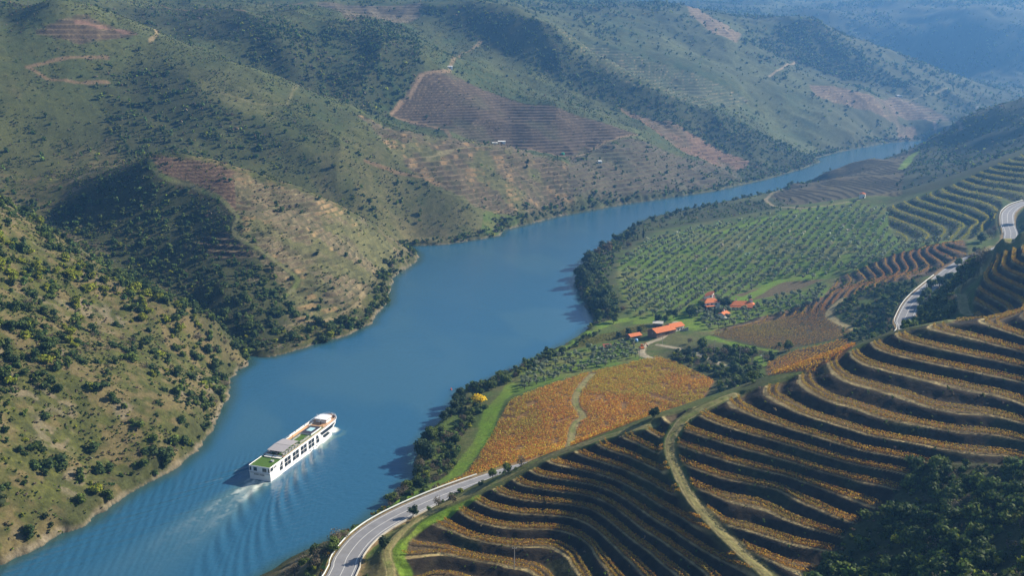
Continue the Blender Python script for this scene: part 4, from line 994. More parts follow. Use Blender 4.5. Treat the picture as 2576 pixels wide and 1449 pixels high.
for i in sorted(olive_one):
    x, y, r = OL[i]
    if inpoly(OL[i:i+1, 0], OL[i:i+1, 1], PW['olive3'])[0]: lab = 'silvery olive tree in the grove on the bank above the orange field'
    elif inpoly(OL[i:i+1, 0], OL[i:i+1, 1], PW['olive2'])[0]: lab = 'silvery olive tree between the farmhouse and the striped field'
    else: lab = 'silvery olive tree in the large grassy grove behind the farmhouse'
    put_tree('olive', x, y, r, 'olive_tree', lab, 'olive tree', lab.replace('silvery olive tree', 'olive trees'))
merged('olive_grove', [(OL[i, 0], OL[i, 1], oz[i] + .35 * OL[i, 2], OL[i, 2], OL[i, 2] * 1.35, 'olive') for i in range(len(OL)) if i not in olive_one], 'rows of silvery olive trees covering the far grove', rng)
print('olives', len(OL))

# ---------------------------------------------------------------- vines
PAL = {'T': np.array([(.54,.29,.05),(.60,.38,.05),(.38,.18,.04),(.38,.32,.05),(.34,.22,.06),(.58,.31,.04)]), 'Y': np.array([(.36,.33,.04),(.27,.28,.04),(.40,.33,.05),(.20,.21,.04)]),
       'R': np.array([(.42,.22,.06),(.32,.16,.06),(.48,.32,.06),(.26,.17,.06)]), 'V': np.array([(.15,.12,.03),(.12,.11,.03),(.18,.13,.04)]),
       'field1': np.array([(.72,.33,.05),(.72,.46,.06),(.54,.20,.045),(.52,.42,.06),(.44,.38,.06),(.74,.30,.04)]), 'field2': np.array([(.34,.16,.05),(.24,.14,.05),(.32,.23,.05),(.22,.20,.04)]), 'field3': np.array([(.58,.22,.04),(.46,.17,.04),(.46,.28,.04),(.3,.22,.04)]), 'field4': np.array([(.22,.20,.03),(.16,.17,.03),(.25,.19,.03)])}
def vine_leaves(px, py, pal, per, rng, size=.24, h0=.35, h1=1.5, wid=.28, thin=None):
    n = len(px); c = np.repeat(np.arange(n), per); m = len(c)
    P = np.stack([px[c] + rng.normal(0, wid, m), py[c] + rng.normal(0, wid, m), hz(px[c], py[c]) + rng.uniform(h0, h1, m)], 1)
    N = unit(rng.normal(size=(m, 3)) + (0, 0, .2)); V, F = leaf_quads(P, N, size, rng, .8)
    nz = fbm(px[c], py[c], 26, 2, 501) * .8 + rng.uniform(0, 1, m) * .5
    k = np.clip((nz / 1.3 * len(pal)).astype(int), 0, len(pal) - 1); cc = pal[k] * rng.lognormal(0, .25, (m, 1))
    return V, F, np.repeat(np.clip(cc, .01, .8), 4, 0)
def contours(k, lev_f, box, d):
    """contour polylines of the terrace surface of one zone"""
    h = TERR[k][0]; xs = np.arange(box[0], box[2], d); ys = np.arange(box[1], box[3], d); X, Y = np.meshgrid(xs, ys)
    Z = np.empty(X.size); xr, yr = X.ravel(), Y.ravel()
    for i in range(0, X.size, 100000): Z[i:i + 100000] = tz(xr[i:i + 100000], yr[i:i + 100000], k)
    Z = Z.reshape(X.shape); out = []
    for n in range(int(qz(Z.min(), k)), int(qz(Z.max(), k)) + 1):
        L = float(zq(n + lev_f, k)); S = Z > L
        pts = {}; seg = {}
        hx = np.argwhere(S[:, :-1] != S[:, 1:]); vx = np.argwhere(S[:-1] != S[1:])
        for j, i in hx: t = (L - Z[j, i]) / (Z[j, i + 1] - Z[j, i]); pts[('h', j, i)] = (xs[i] + t * d, ys[j])
        for j, i in vx: t = (L - Z[j, i]) / (Z[j + 1, i] - Z[j, i]); pts[('v', j, i)] = (xs[i], ys[j] + t * d)
        cells = {}
        for (a, j, i) in pts:
            for c in (((j, i), (j - 1, i)) if a == 'h' else ((j, i), (j, i - 1))): cells.setdefault(c, []).append((a, j, i))
        adj = {}
        for c, e in cells.items():
            if len(e) >= 2:
                adj.setdefault(e[0], []).append(e[1]); adj.setdefault(e[1], []).append(e[0])
                if len(e) == 4: adj.setdefault(e[2], []).append(e[3]); adj.setdefault(e[3], []).append(e[2])
        seen = set()
        for st in sorted(adj, key=lambda q: len(adj[q])):
            if st in seen: continue
            line = [st]; seen.add(st)
            while True:
                nx = [q for q in adj[line[-1]] if q not in seen]
                if not nx: break
                seen.add(nx[0]); line.append(nx[0])
            if len(line) > 4: out.append((n, np.array([pts[q] for q in line])))
    return out
def resample(P, d):
    s = np.concatenate([[0], np.cumsum(np.hypot(*np.diff(P, axis=0).T))]); t = np.arange(0, s[-1], d)
    return np.stack([np.interp(t, s, P[:, 0]), np.interp(t, s, P[:, 1])], 1)
ORD = ['lowest', 'second', 'third', 'fourth', 'fifth', 'sixth', 'seventh', 'eighth', 'ninth', 'tenth', 'eleventh', 'twelfth', 'thirteenth', 'fourteenth', 'fifteenth', 'sixteenth', 'seventeenth', 'eighteenth', 'nineteenth', 'twentieth'] + \
      ['twenty-' + q for q in ('first', 'second', 'third', 'fourth', 'fifth', 'sixth', 'seventh', 'eighth', 'ninth')] + ['thirtieth'] + ['thirty-' + q for q in ('first', 'second', 'third', 'fourth', 'fifth')] + ['topmost'] * 30
nrow = 0
for k, lev, box, d, step, per, what in (('T', .17, (-60, 195, 330, 520), 1.4, .32, 9, 'orange gold'), ('T', .40, (-60, 195, 330, 520), 1.4, .32, 9, 'rusty gold'), ('Y', .22, (230, 600, 560, 1010), 2.5, .6, 7, 'yellow green'), ('R', .25, (80, 520, 420, 760), 1.6, .45, 8, 'rusty')):
    rows = []
    for n, P in contours(k, lev, box, d):
        P = resample(P, step); m = inpoly(P[:, 0], P[:, 1], PW[k])
        for kk, (pl, w_) in TW.items(): m &= near_line(P[:, 0], P[:, 1], pl, w_ + 3) > w_ + .9
        m &= near_line(P[:, 0], P[:, 1], road_c[::4, :2], 12) > 7.5
        run = []
        for i in range(len(P) + 1):
            if i < len(P) and m[i]: run.append(i)
            else:
                if len(run) * step > 9: rows.append((n, P[run]))
                run = []
    rows2 = []
    for n, P in rows:
        z = hz(P[:, 0], P[:, 1]); f = inframe(P[:, 0], P[:, 1], z, 60)
        if f.any(): f[f] = visible(P[f, 0], P[f, 1], z[f] + 1.5)
        if f.sum() * step > 5: rows2.append((n, P))
    lo = min(n for n, _ in rows2); cnt = {}
    for n, P in sorted(rows2, key=lambda q: (q[0], q[1][:, 0].mean())):
        gap = (fbm(P[:, 0], P[:, 1], 5, 2, 511) > (.42 if k == 'Y' else .40 if k == 'R' else .24)) | (np.arange(len(P)) % 2 == 0); Q = P[gap]
        if len(Q) < 8: continue
        V, F, c = vine_leaves(Q[:, 0], Q[:, 1], PAL[k], per, rng, .185 if k == 'T' else .22 if k == 'R' else .31, .25, 1.3 if k != 'Y' else 1.7, .22 if k == 'T' else .26 if k != 'Y' else .4)
        o = np_obj('vine_row', V, F, [M_VINE], cols=c)
        u, v, _ = project(P[:, 0], P[:, 1], hz(P[:, 0], P[:, 1])); um = float(np.mean(u)); L = len(P) * step
        cnt[n] = cnt.get(n, 0) + 1
        side = ''
        if k == 'T': side = ', left of diagonal track' if um < 1690 and np.max(u) < 1990 else ', right of diagonal track'
        nth = '' if cnt[n] == 1 else ', %s piece from left' % ORD[cnt[n] - 1]
        place = {'T': 'near terrace', 'Y': 'terrace by the highest road', 'R': 'narrow terrace by the olives'}[k]
        tag(o, '%s vines, %s%s %s%s%s' % (what, {.17: 'outer row, ', .40: 'inner row, '}.get(lev, ''), ORD[n - lo], place, side, nth), 'vine row', {'T': 'vine rows on the near terraces', 'Y': 'vine rows beside the highest road stretch', 'R': 'vine rows between olives and far road'}[k])
        nrow += 1
print('vine rows', nrow)
def field(key, ang, gap, along, per, name, label, size=.30, h1=1.3):
    P = np.array(PW[key]); c = P.mean(0); R = np.hypot(*(P - c).T).max() + 3
    a, b = np.meshgrid(np.arange(-R, R, along), np.arange(-R, R, gap)); a, b = a.ravel(), b.ravel() + 1.2 * (vnoise(a.ravel(), b.ravel(), 40, 601) - .5); a = a + rng.normal(0, .1, len(a)); ca, sa = math.cos(ang), math.sin(ang)
    x = c[0] + ca * a - sa * b; y = c[1] + sa * a + ca * b
    m = inpoly(x, y, PW[key]) & ~off_limits(x, y, .3) & (fbm(x, y, 4, 2, 605) > .30)
    x, y = x[m], y[m]
    V, F, cc = vine_leaves(x, y, PAL[key], per, rng, size, .25, h1, .24)
    o = np_obj(name, V, F, [M_VINE], cols=cc); tag(o, label, kind='stuff')
field('field1', math.radians(38), 1.9, .45, 9, 'orange_vineyard', 'orange and red autumn vines covering the flat field by the river', .25)
field('field2', math.radians(52), 2.4, .7, 5, 'striped_vineyard', 'brown vine rows striping the sloping field behind', .26, 1.2)
field('field3', math.radians(52), 2.2, .7, 6, 'red_vineyard', 'reddish orange vines on the small field behind the terrace crest', .30)
field('field4', math.radians(30), 2.3, .8, 6, 'green_vineyard', 'yellow green vines on the field by the sheds', .30)
# ---------------------------------------------------------------- cruise ship
M_WHITE = mat('white ship paint', (.82, .82, .83), .32, noise=.03, scale=.4, spec=.5)
M_GLASS = mat('dark ship glass', (.025, .030, .036), .08, spec=.8)
M_TURF = mat('deck turf', (.065, .135, .018), .95, noise=.18, scale=2.0)
M_TEAK = mat('teak deck', (.62, .36, .19), .7, noise=.15, scale=2.0)
M_GREYC = mat('grey awning cloth', (.36, .34, .35), .9, noise=.05, scale=1.0)
M_DARK = mat('dark slate', (.045, .045, .06), .6, noise=.2, scale=2)
M_BLACK = mat('black paint', (.012, .012, .014), .5)
M_POOL = mat('pool water', (.45, .72, .76), .08, spec=.6)
M_LGREY = mat('pale grey paint', (.5, .5, .53), .5)
M_CREAM = mat('cream lounger cloth', (.78, .76, .68), .9)
ship = empty('cruise_ship', (SHIP_O[0], SHIP_O[1], 0), SHIP_HEAD)
tag(ship, 'long white river cruise ship with green turf decks and a foaming wake', 'ship')
SL, SW = SHIP_L, SHIP_W; HB = SW / 2
def hw(x, top):
    """half width along the hull"""
    e = SL + (1.6 if top else -.8); s = e - (9 if top else 13)
    if x <= s: return HB
    t = min(1, (x - s) / (e - s)); return HB * max(.02, (1 - t ** (2.6 if top else 2.0))) ** .62
ZD = 6.6
def zd(x): return ZD + .55 * max(0, (x - 45) / 20) ** 2
def hull():
    xs = list(np.linspace(0, SL - 16, 24)) + list(np.linspace(SL - 15.4, SL + 1.55, 40)); V, F = [], []
    lv = [(-1.0, 0), (0, 0), (1.4, .15), (3.0, .5), (4.6, .85), (None, 1)]
    for x in xs:
        ring = []
        for z, k in lv:
            xx = x
            e0 = SL - .8; xw = min(x, e0 - (0 if x < e0 else 0)); wl = hw(min(x, e0), False); wt = hw(x, True); w_ = wl + (wt - wl) * k
            xk = x if x < SL - 8 else SL - 8 + (x - SL + 8) * (1 - .26 * (1 - k))
            if x < .01: xk = -.0 + .35 * (1 - k)      # raked transom
            ring.append((xk, w_, zd(x) if z is None else z))
        V.append(ring)
    n = len(lv); vs = []
    for ring in V: vs += [(a, -b, c) for a, b, c in ring] + [(a, b, c) for a, b, c in ring]
    for i in range(len(xs) - 1):
        a, b = i * 2 * n, (i + 1) * 2 * n
        for j in range(n - 1):
            F.append((a + j, b + j, b + j + 1, a + j + 1)); F.append((a + n + j, a + n + j + 1, b + n + j + 1, b + n + j))
    for j in range(n - 1):
        F.append((j, j + 1, n + j + 1, n + j)); e = (len(xs) - 1) * 2 * n; F.append((e + j, e + n + j, e + n + j + 1, e + j + 1))
    mb = MB().add(vs, F)
    # gunwale edge
    for sgn in (1, -1):
        for i in range(len(xs) - 1):
            p = (V[i][-1][0], sgn * V[i][-1][1], zd(xs[i])); q_ = (V[i + 1][-1][0], sgn * V[i + 1][-1][1], zd(xs[i + 1])); mb.tube(p, q_, .13, 5)
    mb.tube((0, -HB, ZD), (0, HB, ZD), .13, 5)
    o = mb.build('hull', M_WHITE, ship); return xs, V
XS, HV = hull()
def deck(name, m, x0, x1, inset0, inset1, z):
    """a deck sheet between x0 and x1; insets from port (+) and starboard side"""
    q = [x for x in XS if x0 < x < x1]; q = [x0] + q + [x1]; mb = MB()
    L = [(x, -max(.05, hw(x, True) - inset1), z(x)) for x in q]; R_ = [(x, max(.05, hw(x, True) - inset0), z(x)) for x in q]
    n = len(q); mb.add(L + R_, [(i, i + 1, n + i + 1, n + i) for i in range(n - 1)]); return mb.build(name, m, ship)
deck('teak_deck', M_TEAK, .2, SL + 1.35, .06, .06, lambda x: zd(x) - .28)
deck('turf_deck', M_TURF, .15, 11.6, .15, .15, lambda x: zd(x) - .06)
deck('turf_deck', M_TURF, 14, 26.6, 1.0, .9, lambda x: zd(x) - .2)
deck('turf_deck', M_TURF, 27.4, 49.6, 2.0, .95, lambda x: zd(x) - .2)
MB().box(11.6, -HB + .3, ZD - .27, 12.2, HB - .3, ZD + .1).build('step', M_DARK, ship)
# side glazing, starboard and port
def side_pane(name, pts, sgn, out=.035, sub=None):
    """an outline (x, z) laid on the hull side, following its curve"""
    mb = MB(); n = len(pts)
    def y(x, z):
        t = np.clip((z - 0) / ZD, 0, 1); k = np.interp(z, (-1, 0, 1.4, 3, 4.6, ZD), (0, 0, .15, .5, .85, 1)); e0 = SL - .8
        xx = x if x < SL - 8 else SL - 8 + (x - SL + 8) / (1 - .26 * (1 - k))
        return hw(min(xx, e0), False) * (1 - k) + hw(min(xx, SL + 1.5), True) * k
    f = [(x, sgn * (y(x, z) + out), z) for x, z in pts]; b = [(x, sgn * (y(x, z) - .12), z) for x, z in pts]
    mb.add(f + b, [tuple(range(n)), tuple(range(n, 2 * n))[::-1]] + [(i, n + i, n + (i + 1) % n, (i + 1) % n) for i in range(n)]); return mb.build(name, M_GLASS, ship)
for sgn in (-1, 1):
    for x0, x1 in ((11.9, 17.1), (18.8, 24.1), (25.8, 31.1), (32.7, 38.0)):
        mid = (x0 + x1) / 2
        for za, zb in ((1.95, 3.75), (3.98, 5.85)):
            for a, b in ((x0, mid - .13), (mid + .13, x1)): side_pane('window', [(a, za), (b, za), (b, zb), (a, zb)], sgn)
    side_pane('window', [(7.8, 1.95), (10.3, 1.95), (10.3, 3.75), (7.8, 3.75)], sgn); side_pane('window', [(7.9, 3.98), (10.3, 3.98), (10.3, 5.85), (9.5, 5.85)], sgn)
    side_pane('window', [(39.8, 1.95), (42.6, 1.95), (42.6, 3.75), (39.8, 3.75)], sgn); side_pane('window', [(39.8, 3.98), (42.4, 3.98), (41.2, 5.85), (39.8, 5.85)], sgn)
    for a in np.arange(43.4, 62.5, 2.4):
        b = min(a + 2.36, 63.4); lo = lambda x: 4.1 + .25 * max(0, (x - 50) / 14); hi = lambda x: zd(x) - .75
        p = [(a, lo(a)), (b, lo(b)), (b, hi(b)), (a, hi(a))] if a > 44 else [(45.2, lo(45)), (b, lo(b)), (b, hi(b)), (43.4, hi(43.4))]
        side_pane('window', p, sgn)
    lower = [(45.9, 3.72), (46.1, 2.9), (46.9, 2.25), (48.2, 1.95)] + [(x, 1.95 + .4 * max(0, (x - 48) / 12)) for x in (50, 52, 54, 56, 57.6)] + [(58.9, 2.7), (59.4, 3.3), (59.5, 3.95)] + [(x, 3.72 + .22 * max(0, (x - 48) / 12)) for x in (57, 54, 51, 48.5)]
    side_pane('window', lower, sgn)
    side_pane('window', [(.45, 4.5), (2.6, 4.5), (2.6, 6.15), (.45, 6.15)], sgn)
    for x in (3.5, 4.8): side_pane('porthole', [(x + .42 * math.cos(t), 5.45 + .62 * math.sin(t)) for t in np.arange(12) * math.pi / 6], sgn)
    for x in (4.6, 11.9, 14.3, 16.7, 19.2, 21.6, 24.0, 26.3, 28.6, 44.5, 53.0, 54.8, 56.0, 57.8): side_pane('porthole', [(x + .22 * math.cos(t), .95 + .22 * math.sin(t) + .03 * max(0, x - 50)) for t in np.arange(10) * math.pi / 5], sgn)
    for x in (34.0, 37.0, 40.2): side_pane('porthole', [(x - .6, .65), (x + .6, .65), (x + .6, 1.15), (x - .6, 1.15)], sgn)
# stern: windows, recess, lettering
for a, b in ((-5.0, -4.3), (-3.5, -1.5), (1.3, 3.0), (4.2, 4.95)): MB().box(-.05, a, 4.35, .2, b, 6.0).build('window', M_GLASS, ship)
MB().box(-.03, -4.9, 3.15, .25, 4.9, 3.75).build('stern_recess', M_LGREY, ship)
MB().box(-.28, -HB, 3.78, .2, HB, 4.02).build('stern_ledge', M_WHITE, ship)
tc_ = bpy.data.curves.new('lettering', 'FONT'); tc_.body = 'SCENIC AZURE'; tc_.size = .78; tc_.extrude = .02; tc_.align_x = 'CENTER'; tc_.offset = .012
to_ = bpy.data.objects.new('lettering_text', tc_); COL.objects.link(to_); bpy.context.view_layer.update()
me_ = bpy.data.meshes.new_from_object(to_.evaluated_get(bpy.context.evaluated_depsgraph_get())); COL.objects.unlink(to_); bpy.data.objects.remove(to_)
let = bpy.data.objects.new('lettering', me_); COL.objects.link(let); let.parent = ship; me_.materials.clear(); me_.materials.append(M_BLACK)
let.location = (.115, .4, 2.35); let.rotation_euler = (math.radians(90), 0, math.radians(-90)); let['label'] = 'black capital lettering across the white stern'
# awning over the aft lounge
aw = MB(); aw.prism([(12.6, 8.75), (19.1, 9.15), (19.1, 9.25), (12.6, 8.85)], 'y', -4.3, 3.9); aw.prism([(19.35, 9.15), (25.9, 8.75), (25.9, 8.85), (19.35, 9.25)], 'y', -4.3, 3.9)
awn = aw.build('awning', M_GREYC, ship)
for x in (12.9, 19.2, 25.6):
    for y in (-4.1, 3.7): MB().tube((x, y, ZD - .3), (x, y, 8.9), .07, 6).build('post', M_LGREY, awn)
# plunge pool on its dark plinth
pl = MB().box(38.6, -3.4, ZD - .25, 48.0, 2.5, ZD + .45).build('pool_surround', M_WHITE, ship)
MB().box(38.7, -3.3, ZD + .45, 47.9, 2.4, ZD + .53).build('pool_deck', M_DARK, pl)
MB().box(41.6, -1.8, ZD + .50, 45.8, 1.1, ZD + .56).build('pool_water', M_POOL, pl)
# wheelhouse
wh = MB().box(54.0, -2.9, ZD, 58.6, 2.9, ZD + 1.1).build('wheelhouse', M_WHITE, ship)
MB().box(54.1, -2.8, ZD + 1.1, 58.5, 2.8, ZD + 1.75).build('window_band', M_GLASS, wh)
MB().prism([(53.3, -3.3), (59.0, -3.3), (60.0, -1.8), (60.0, 1.8), (59.0, 3.3), (53.3, 3.3)], 'z', ZD + 1.75, ZD + 2.0).build('roof', M_WHITE, wh)
ms = MB().tube((51.2, -1.4, ZD - .28), (51.2, -1.4, ZD + 2.2), .16, 7).build('mast', M_BLACK, ship)
MB().tube((51.2, -1.4, ZD + 2.2), (53.6, 1.9, ZD + 4.2), .15, 6, .10).build('boom', M_WHITE, ms)
MB().tube((47.6, -4.2, ZD - .2), (47.6, -4.2, ZD + 1.9), .13, 6).build('vent_post', M_BLACK, ship); MB().tube((33, 3.4, ZD - .2), (33, 3.4, ZD + 1.6), .10, 6).build('vent_post', M_BLACK, ship)
for x, y in ((61.5, 3.6), (64.0, -.4), (63.2, -2.4)): MB().tube((x, y, zd(x) - .3), (x, y, zd(x) + .75), .28, 8, .22).build('lamp_housing', M_WHITE, ship)
for x, y in ((60.9, -3.1), (62.2, -2.0), (62.0, 2.1)): MB().box(x, y, zd(x) - .3, x + .9, y + .5, zd(x) + .35).build('winch', M_DARK, ship)
rl = MB()
for sgn in (1, -1):
    for i in range(len(XS) - 1):
        if XS[i] < 12: continue
        a, b = HV[i][-1], HV[i + 1][-1]
        for dz in (.55, .95): rl.tube((a[0], sgn * (a[1] - .12), a[2] + dz), (b[0], sgn * (b[1] - .12), b[2] + dz), .022, 4)
        rl.tube((a[0], sgn * (a[1] - .12), a[2]), (a[0], sgn * (a[1] - .12), a[2] + .95), .022, 4)
rl.build('railing', M_WHITE, ship)
for x0, x1 in ((33.5, 38.5), (39.5, 46.5), (47.5, 52)): MB().box(x0, HB - .16, ZD, x1, HB - .12, ZD + .8).build('rail_panel', M_WHITE, ship)
def on_deck(x, y): return (SHIP_O[0] + SHIP_DIR[0] * x + SHIP_PORT[0] * y, SHIP_O[1] + SHIP_DIR[1] * x + SHIP_PORT[1] * y)
def lounger(proto=[]):
    if not proto:
        a = MB(); a.box(-.3, -.9, .28, .3, .35, .42); a.prism([(.35, .28), (.95, .78), (.90, .90), (.30, .42)], 'x', -.3, .3); b = MB()
        for x in (-.24, .24):
            for y in (-.75, .3): b.box(x - .04, y - .04, 0, x + .04, y + .04, .28)
        proto += [a.build('cushion', M_CREAM).data, b.build('frame', M_WHITE).data]
        for n in ('cushion', 'frame'): bpy.data.objects.remove(bpy.data.objects[n])
    return proto
def put_lounger(x, y, rz, z, lab, grp):
    o = empty('sun_lounger', (*on_deck(x, y), z), SHIP_HEAD + rz)
    for nm, me in zip(('cushion', 'frame'), lounger()):
        c = bpy.data.objects.new(nm, me); COL.objects.link(c); c.parent = o
    tag(o, lab, 'sun lounger', grp)
Zt = ZD - .18
for g, (xs, y, rz, z, where) in enumerate(((np.linspace(29.6, 32.2, 5), 1.6, -90, Zt, 'aft of the two port side rows on the turf deck'), (np.linspace(33.6, 36.2, 5), 1.6, -90, Zt, 'forward of the two port side rows on the turf deck'),
        (np.linspace(29.2, 31.8, 5), -3.2, 90, Zt, 'aft of the two starboard rows on the turf deck'), (np.linspace(33.2, 36.0, 5), -3.2, 90, Zt, 'forward of the two starboard rows on the turf deck'), (np.linspace(49.2, 51.6, 4), 3.6, -90, ZD - .27, 'beside the port rail near the mast'))):
    for x in xs: put_lounger(x, y, math.radians(rz), z, 'cream sun lounger %s' % where, 'sun loungers %s' % where)
for ys, where in ((np.linspace(3.6, .6, 6), 'port half of the row in front of the awning'), (np.linspace(-.6, -4.2, 6), 'starboard half of the row in front of the awning')):
    for y in ys: put_lounger(10.6, y, math.radians(90 + 180), ZD - .05, 'cream sun lounger in the %s' % where, 'sun loungers in the %s' % where)
tb_ = MB().tube((0, 0, 0), (0, 0, .7), .06, 6).tube((0, 0, .7), (0, 0, .76), .5, 10)
for a in range(4):
    t = a * math.pi / 2; cx_, cy_ = .95 * math.cos(t), .95 * math.sin(t); tb_.box(cx_ - .24, cy_ - .24, .4, cx_ + .24, cy_ + .24, .5); tb_.box(cx_ - .24 + .18 * math.cos(t), cy_ - .24 + .18 * math.sin(t), .5, cx_ + .24 + .0 * math.cos(t), cy_ + .24, .9)
tmp = tb_.build('table_set', M_LGREY); TM = tmp.data; bpy.data.objects.remove(tmp)
for i, x in enumerate(np.linspace(14.8, 25.2, 5)):
    for y in (-3.4, 0, 3.0):
        o = bpy.data.objects.new('dining_set', TM); COL.objects.link(o); o.location = (*on_deck(x, y), Zt); o.rotation_euler = (0, 0, SHIP_HEAD + .3)
        tag(o, 'pale table with chairs under the grey awning of the ship', 'table', 'tables under the awning')
o = MB().box(-.8, -.45, 0, .8, .45, .5).box(-.8, -.45, .5, -.6, .45, .9).build('deck_locker', M_LGREY); o.location = (*on_deck(6.6, -2.4), ZD - .05); o.rotation_euler = (0, 0, SHIP_HEAD + 1.2); tag(o, 'small grey locker alone on the aft turf deck', 'locker')
# ---------------------------------------------------------------- road, tracks, rails, signs
M_ASPH = mat('worn asphalt', (.215, .215, .225), .9, noise=.14, scale=.25)
M_LINE = mat('road paint', (.70, .70, .66), .7, noise=.12, scale=2)
M_RAIL = mat('galvanised rail', (.62, .65, .62), .45, metal=.0, noise=.06, scale=.7)
M_CONC = mat('pale concrete', (.45, .43, .38), .9, noise=.12, scale=.8)
M_STEEL = mat('grey steel', (.38, .38, .38), .6)
RT = np.gradient(road_c[:, :2], axis=0); RT /= np.linalg.norm(RT, axis=1, keepdims=True); RN = np.stack([-RT[:, 1], RT[:, 0]], 1)   # left of travel
def ribbon(o0, o1, dz0, dz1, i0=0, i1=None):
    i1 = i1 or len(road_c); c = road_c[i0:i1]; n_ = RN[i0:i1]
    a = np.c_[c[:, :2] + n_ * o0, c[:, 2] + dz0]; b = np.c_[c[:, :2] + n_ * o1, c[:, 2] + dz1]; m = len(c)
    i = np.arange(m - 1); return np.r_[a, b], np.stack([i, i + 1, m + i + 1, m + i], 1)
def ribbons(name, m, spec, lab, **k):
    V, F, b = [], [], 0
    for s in spec:
        v, f = ribbon(*s); V.append(v); F.append(f + b); b += len(v)
    o = np_obj(name, np.concatenate(V), np.concatenate(F), [m], **k); return tag(o, lab, kind='structure')
ribbons('road', M_ASPH, [(-4.5, 4.5, 0, 0), (4.5, 4.9, 0, -.6), (-4.9, -4.5, -.6, 0)], 'grey two lane road curving along the hillside')
ribbons('road_marking', M_LINE, [(3.55, 3.73, .025, .025), (-3.73, -3.55, .025, .025), (-.08, .08, .025, .025)], 'white edge and centre lines on the road')
def track_strip(key, lab):
    pl, w_ = TW[key]; t = np.gradient(pl, axis=0); t /= np.linalg.norm(t, axis=1, keepdims=True) + 1e-9; nn = np.stack([-t[:, 1], t[:, 0]], 1); V = []; K = 7
    jit = [.35 * (vnoise(pl[:, 0], pl[:, 1], 3, 700 + j) - .5) for j in range(2)]
    for q in range(K):
        s = (q / (K - 1) * 2 - 1) * w_ * .97; off = nn * (s + (jit[0] if q == 0 else jit[1] if q == K - 1 else 0 * jit[0]))[:, None]; p = pl + off; V.append(np.c_[p, hz(p[:, 0], p[:, 1]) + (.10 if 0 < q < K - 1 else -.05)])
    m = len(pl); V = np.concatenate(V); i = np.arange(m - 1); F = np.concatenate([np.stack([i + q * m, i + 1 + q * m, i + 1 + (q + 1) * m, i + (q + 1) * m], 1) for q in range(K - 1)])
    earth = C(.36, .31, .21) if key in ('farm', 'lane', 'lane2') else C(.22, .19, .08); green = C(.12, .16, .03)
    s = np.repeat(np.abs(np.linspace(-1, 1, K)), m); n2 = fbm(V[:, 0], V[:, 1], 7, 3, 710); g = np.clip((1 - sstep(.0, .5, s)) * .25 + .55 * sstep(.58, .72, n2), 0, 1) * (0 if key in ('farm', 'lane', 'lane2') else 1)
    c = mixc(np.broadcast_to(earth, V.shape), green, g) * (.75 + .5 * vnoise(V[:, 0], V[:, 1], 1.3, 712))[:, None]
    tag(np_obj('dirt_track', V, F, [M_GROUND], cols=c, smooth=True), lab, kind='structure')
for k, lab in (('lower', 'grassy dirt track along the foot of the terraces'), ('diag', 'dirt track climbing diagonally across the terraces'), ('upper', 'dirt track above the terraces on the right'), ('field', 'grassy track through the orange field'), ('farm', 'pale dirt yard track by the sheds'), ('lane', 'pale farm lane between the banks')): track_strip(k, lab)
def guardrail(i0, i1, side, lab):
    g = empty('guardrail', (*road_c[i0, :2], road_c[i0, 2])); L = Vector(g.location)
    V, F, b = [], [], 0
    prof = [(0, .42), (.10, .50), (.10, .60), (.02, .66), (.10, .72), (.10, .84), (.0, .92), (-.16, .92), (-.16, .42)]
    m = i1 - i0; c = road_c[i0:i1]; nn = RN[i0:i1] * side
    for d, h in prof: V.append(np.c_[c[:, :2] + nn * (5.15 - d), c[:, 2] + h] - np.array(L))
    K = len(prof); i = np.arange(m - 1)
    F = np.concatenate([np.stack([i + q * m, i + 1 + q * m, i + 1 + ((q + 1) % K) * m, i + ((q + 1) % K) * m], 1) for q in range(K)])
    np_obj('rail', np.concatenate(V), F, [M_RAIL], parent=g)
    for j in range(i0, i1, 2):
        p = road_c[j] + np.r_[RN[j] * side * 5.3, 0] - np.array(L); q = MB().box(p[0] - .06, p[1] - .06, p[2] - .8, p[0] + .06, p[1] + .06, p[2] + .88); q.build('post', M_STEEL, g)
    tag(g, lab, 'guardrail')
def near_i(u, v):
    p = gpick(u, v); return int(np.argmin(np.hypot(road_c[:, 0] - p[0], road_c[:, 1] - p[1])))
iA, iB = near_i(856, 1449) - 6, near_i(1340, 1172) + 2
guardrail(iA, iB, 1, 'long white guardrail on the river side of the nearest road curve')
j1 = int(np.argmin(np.abs(road_c[:, 1] - 500))); j2 = int(np.argmin(np.abs(road_c[:, 1] - 612)))
guardrail(j1, j2, 1, 'guardrail on the left of the middle road stretch'); j3 = int(np.argmin(np.abs(road_c[:, 1] - 690))); j4 = min(len(road_c) - 2, int(np.argmin(np.abs(road_c[:, 1] - 800))) + 2)
guardrail(j3, j4, 1, 'guardrail on the left of the highest road stretch')
# low kerb wall on the inner side of the nearest curve
V, F = ribbon(-5.3, -5.0, .45, .45, iA, iA + 26); V2, F2 = ribbon(-5.0, -5.0, .45, -.3, iA, iA + 26); V3, F3 = ribbon(-5.3, -5.3, -.6, .45, iA, iA + 26)
tag(np_obj('kerb_wall', np.r_[V, V2, V3], np.r_[F, F2 + len(V), F3 + 2 * len(V)], [M_CONC]), 'low pale kerb wall on the inner side of the nearest curve', 'wall')
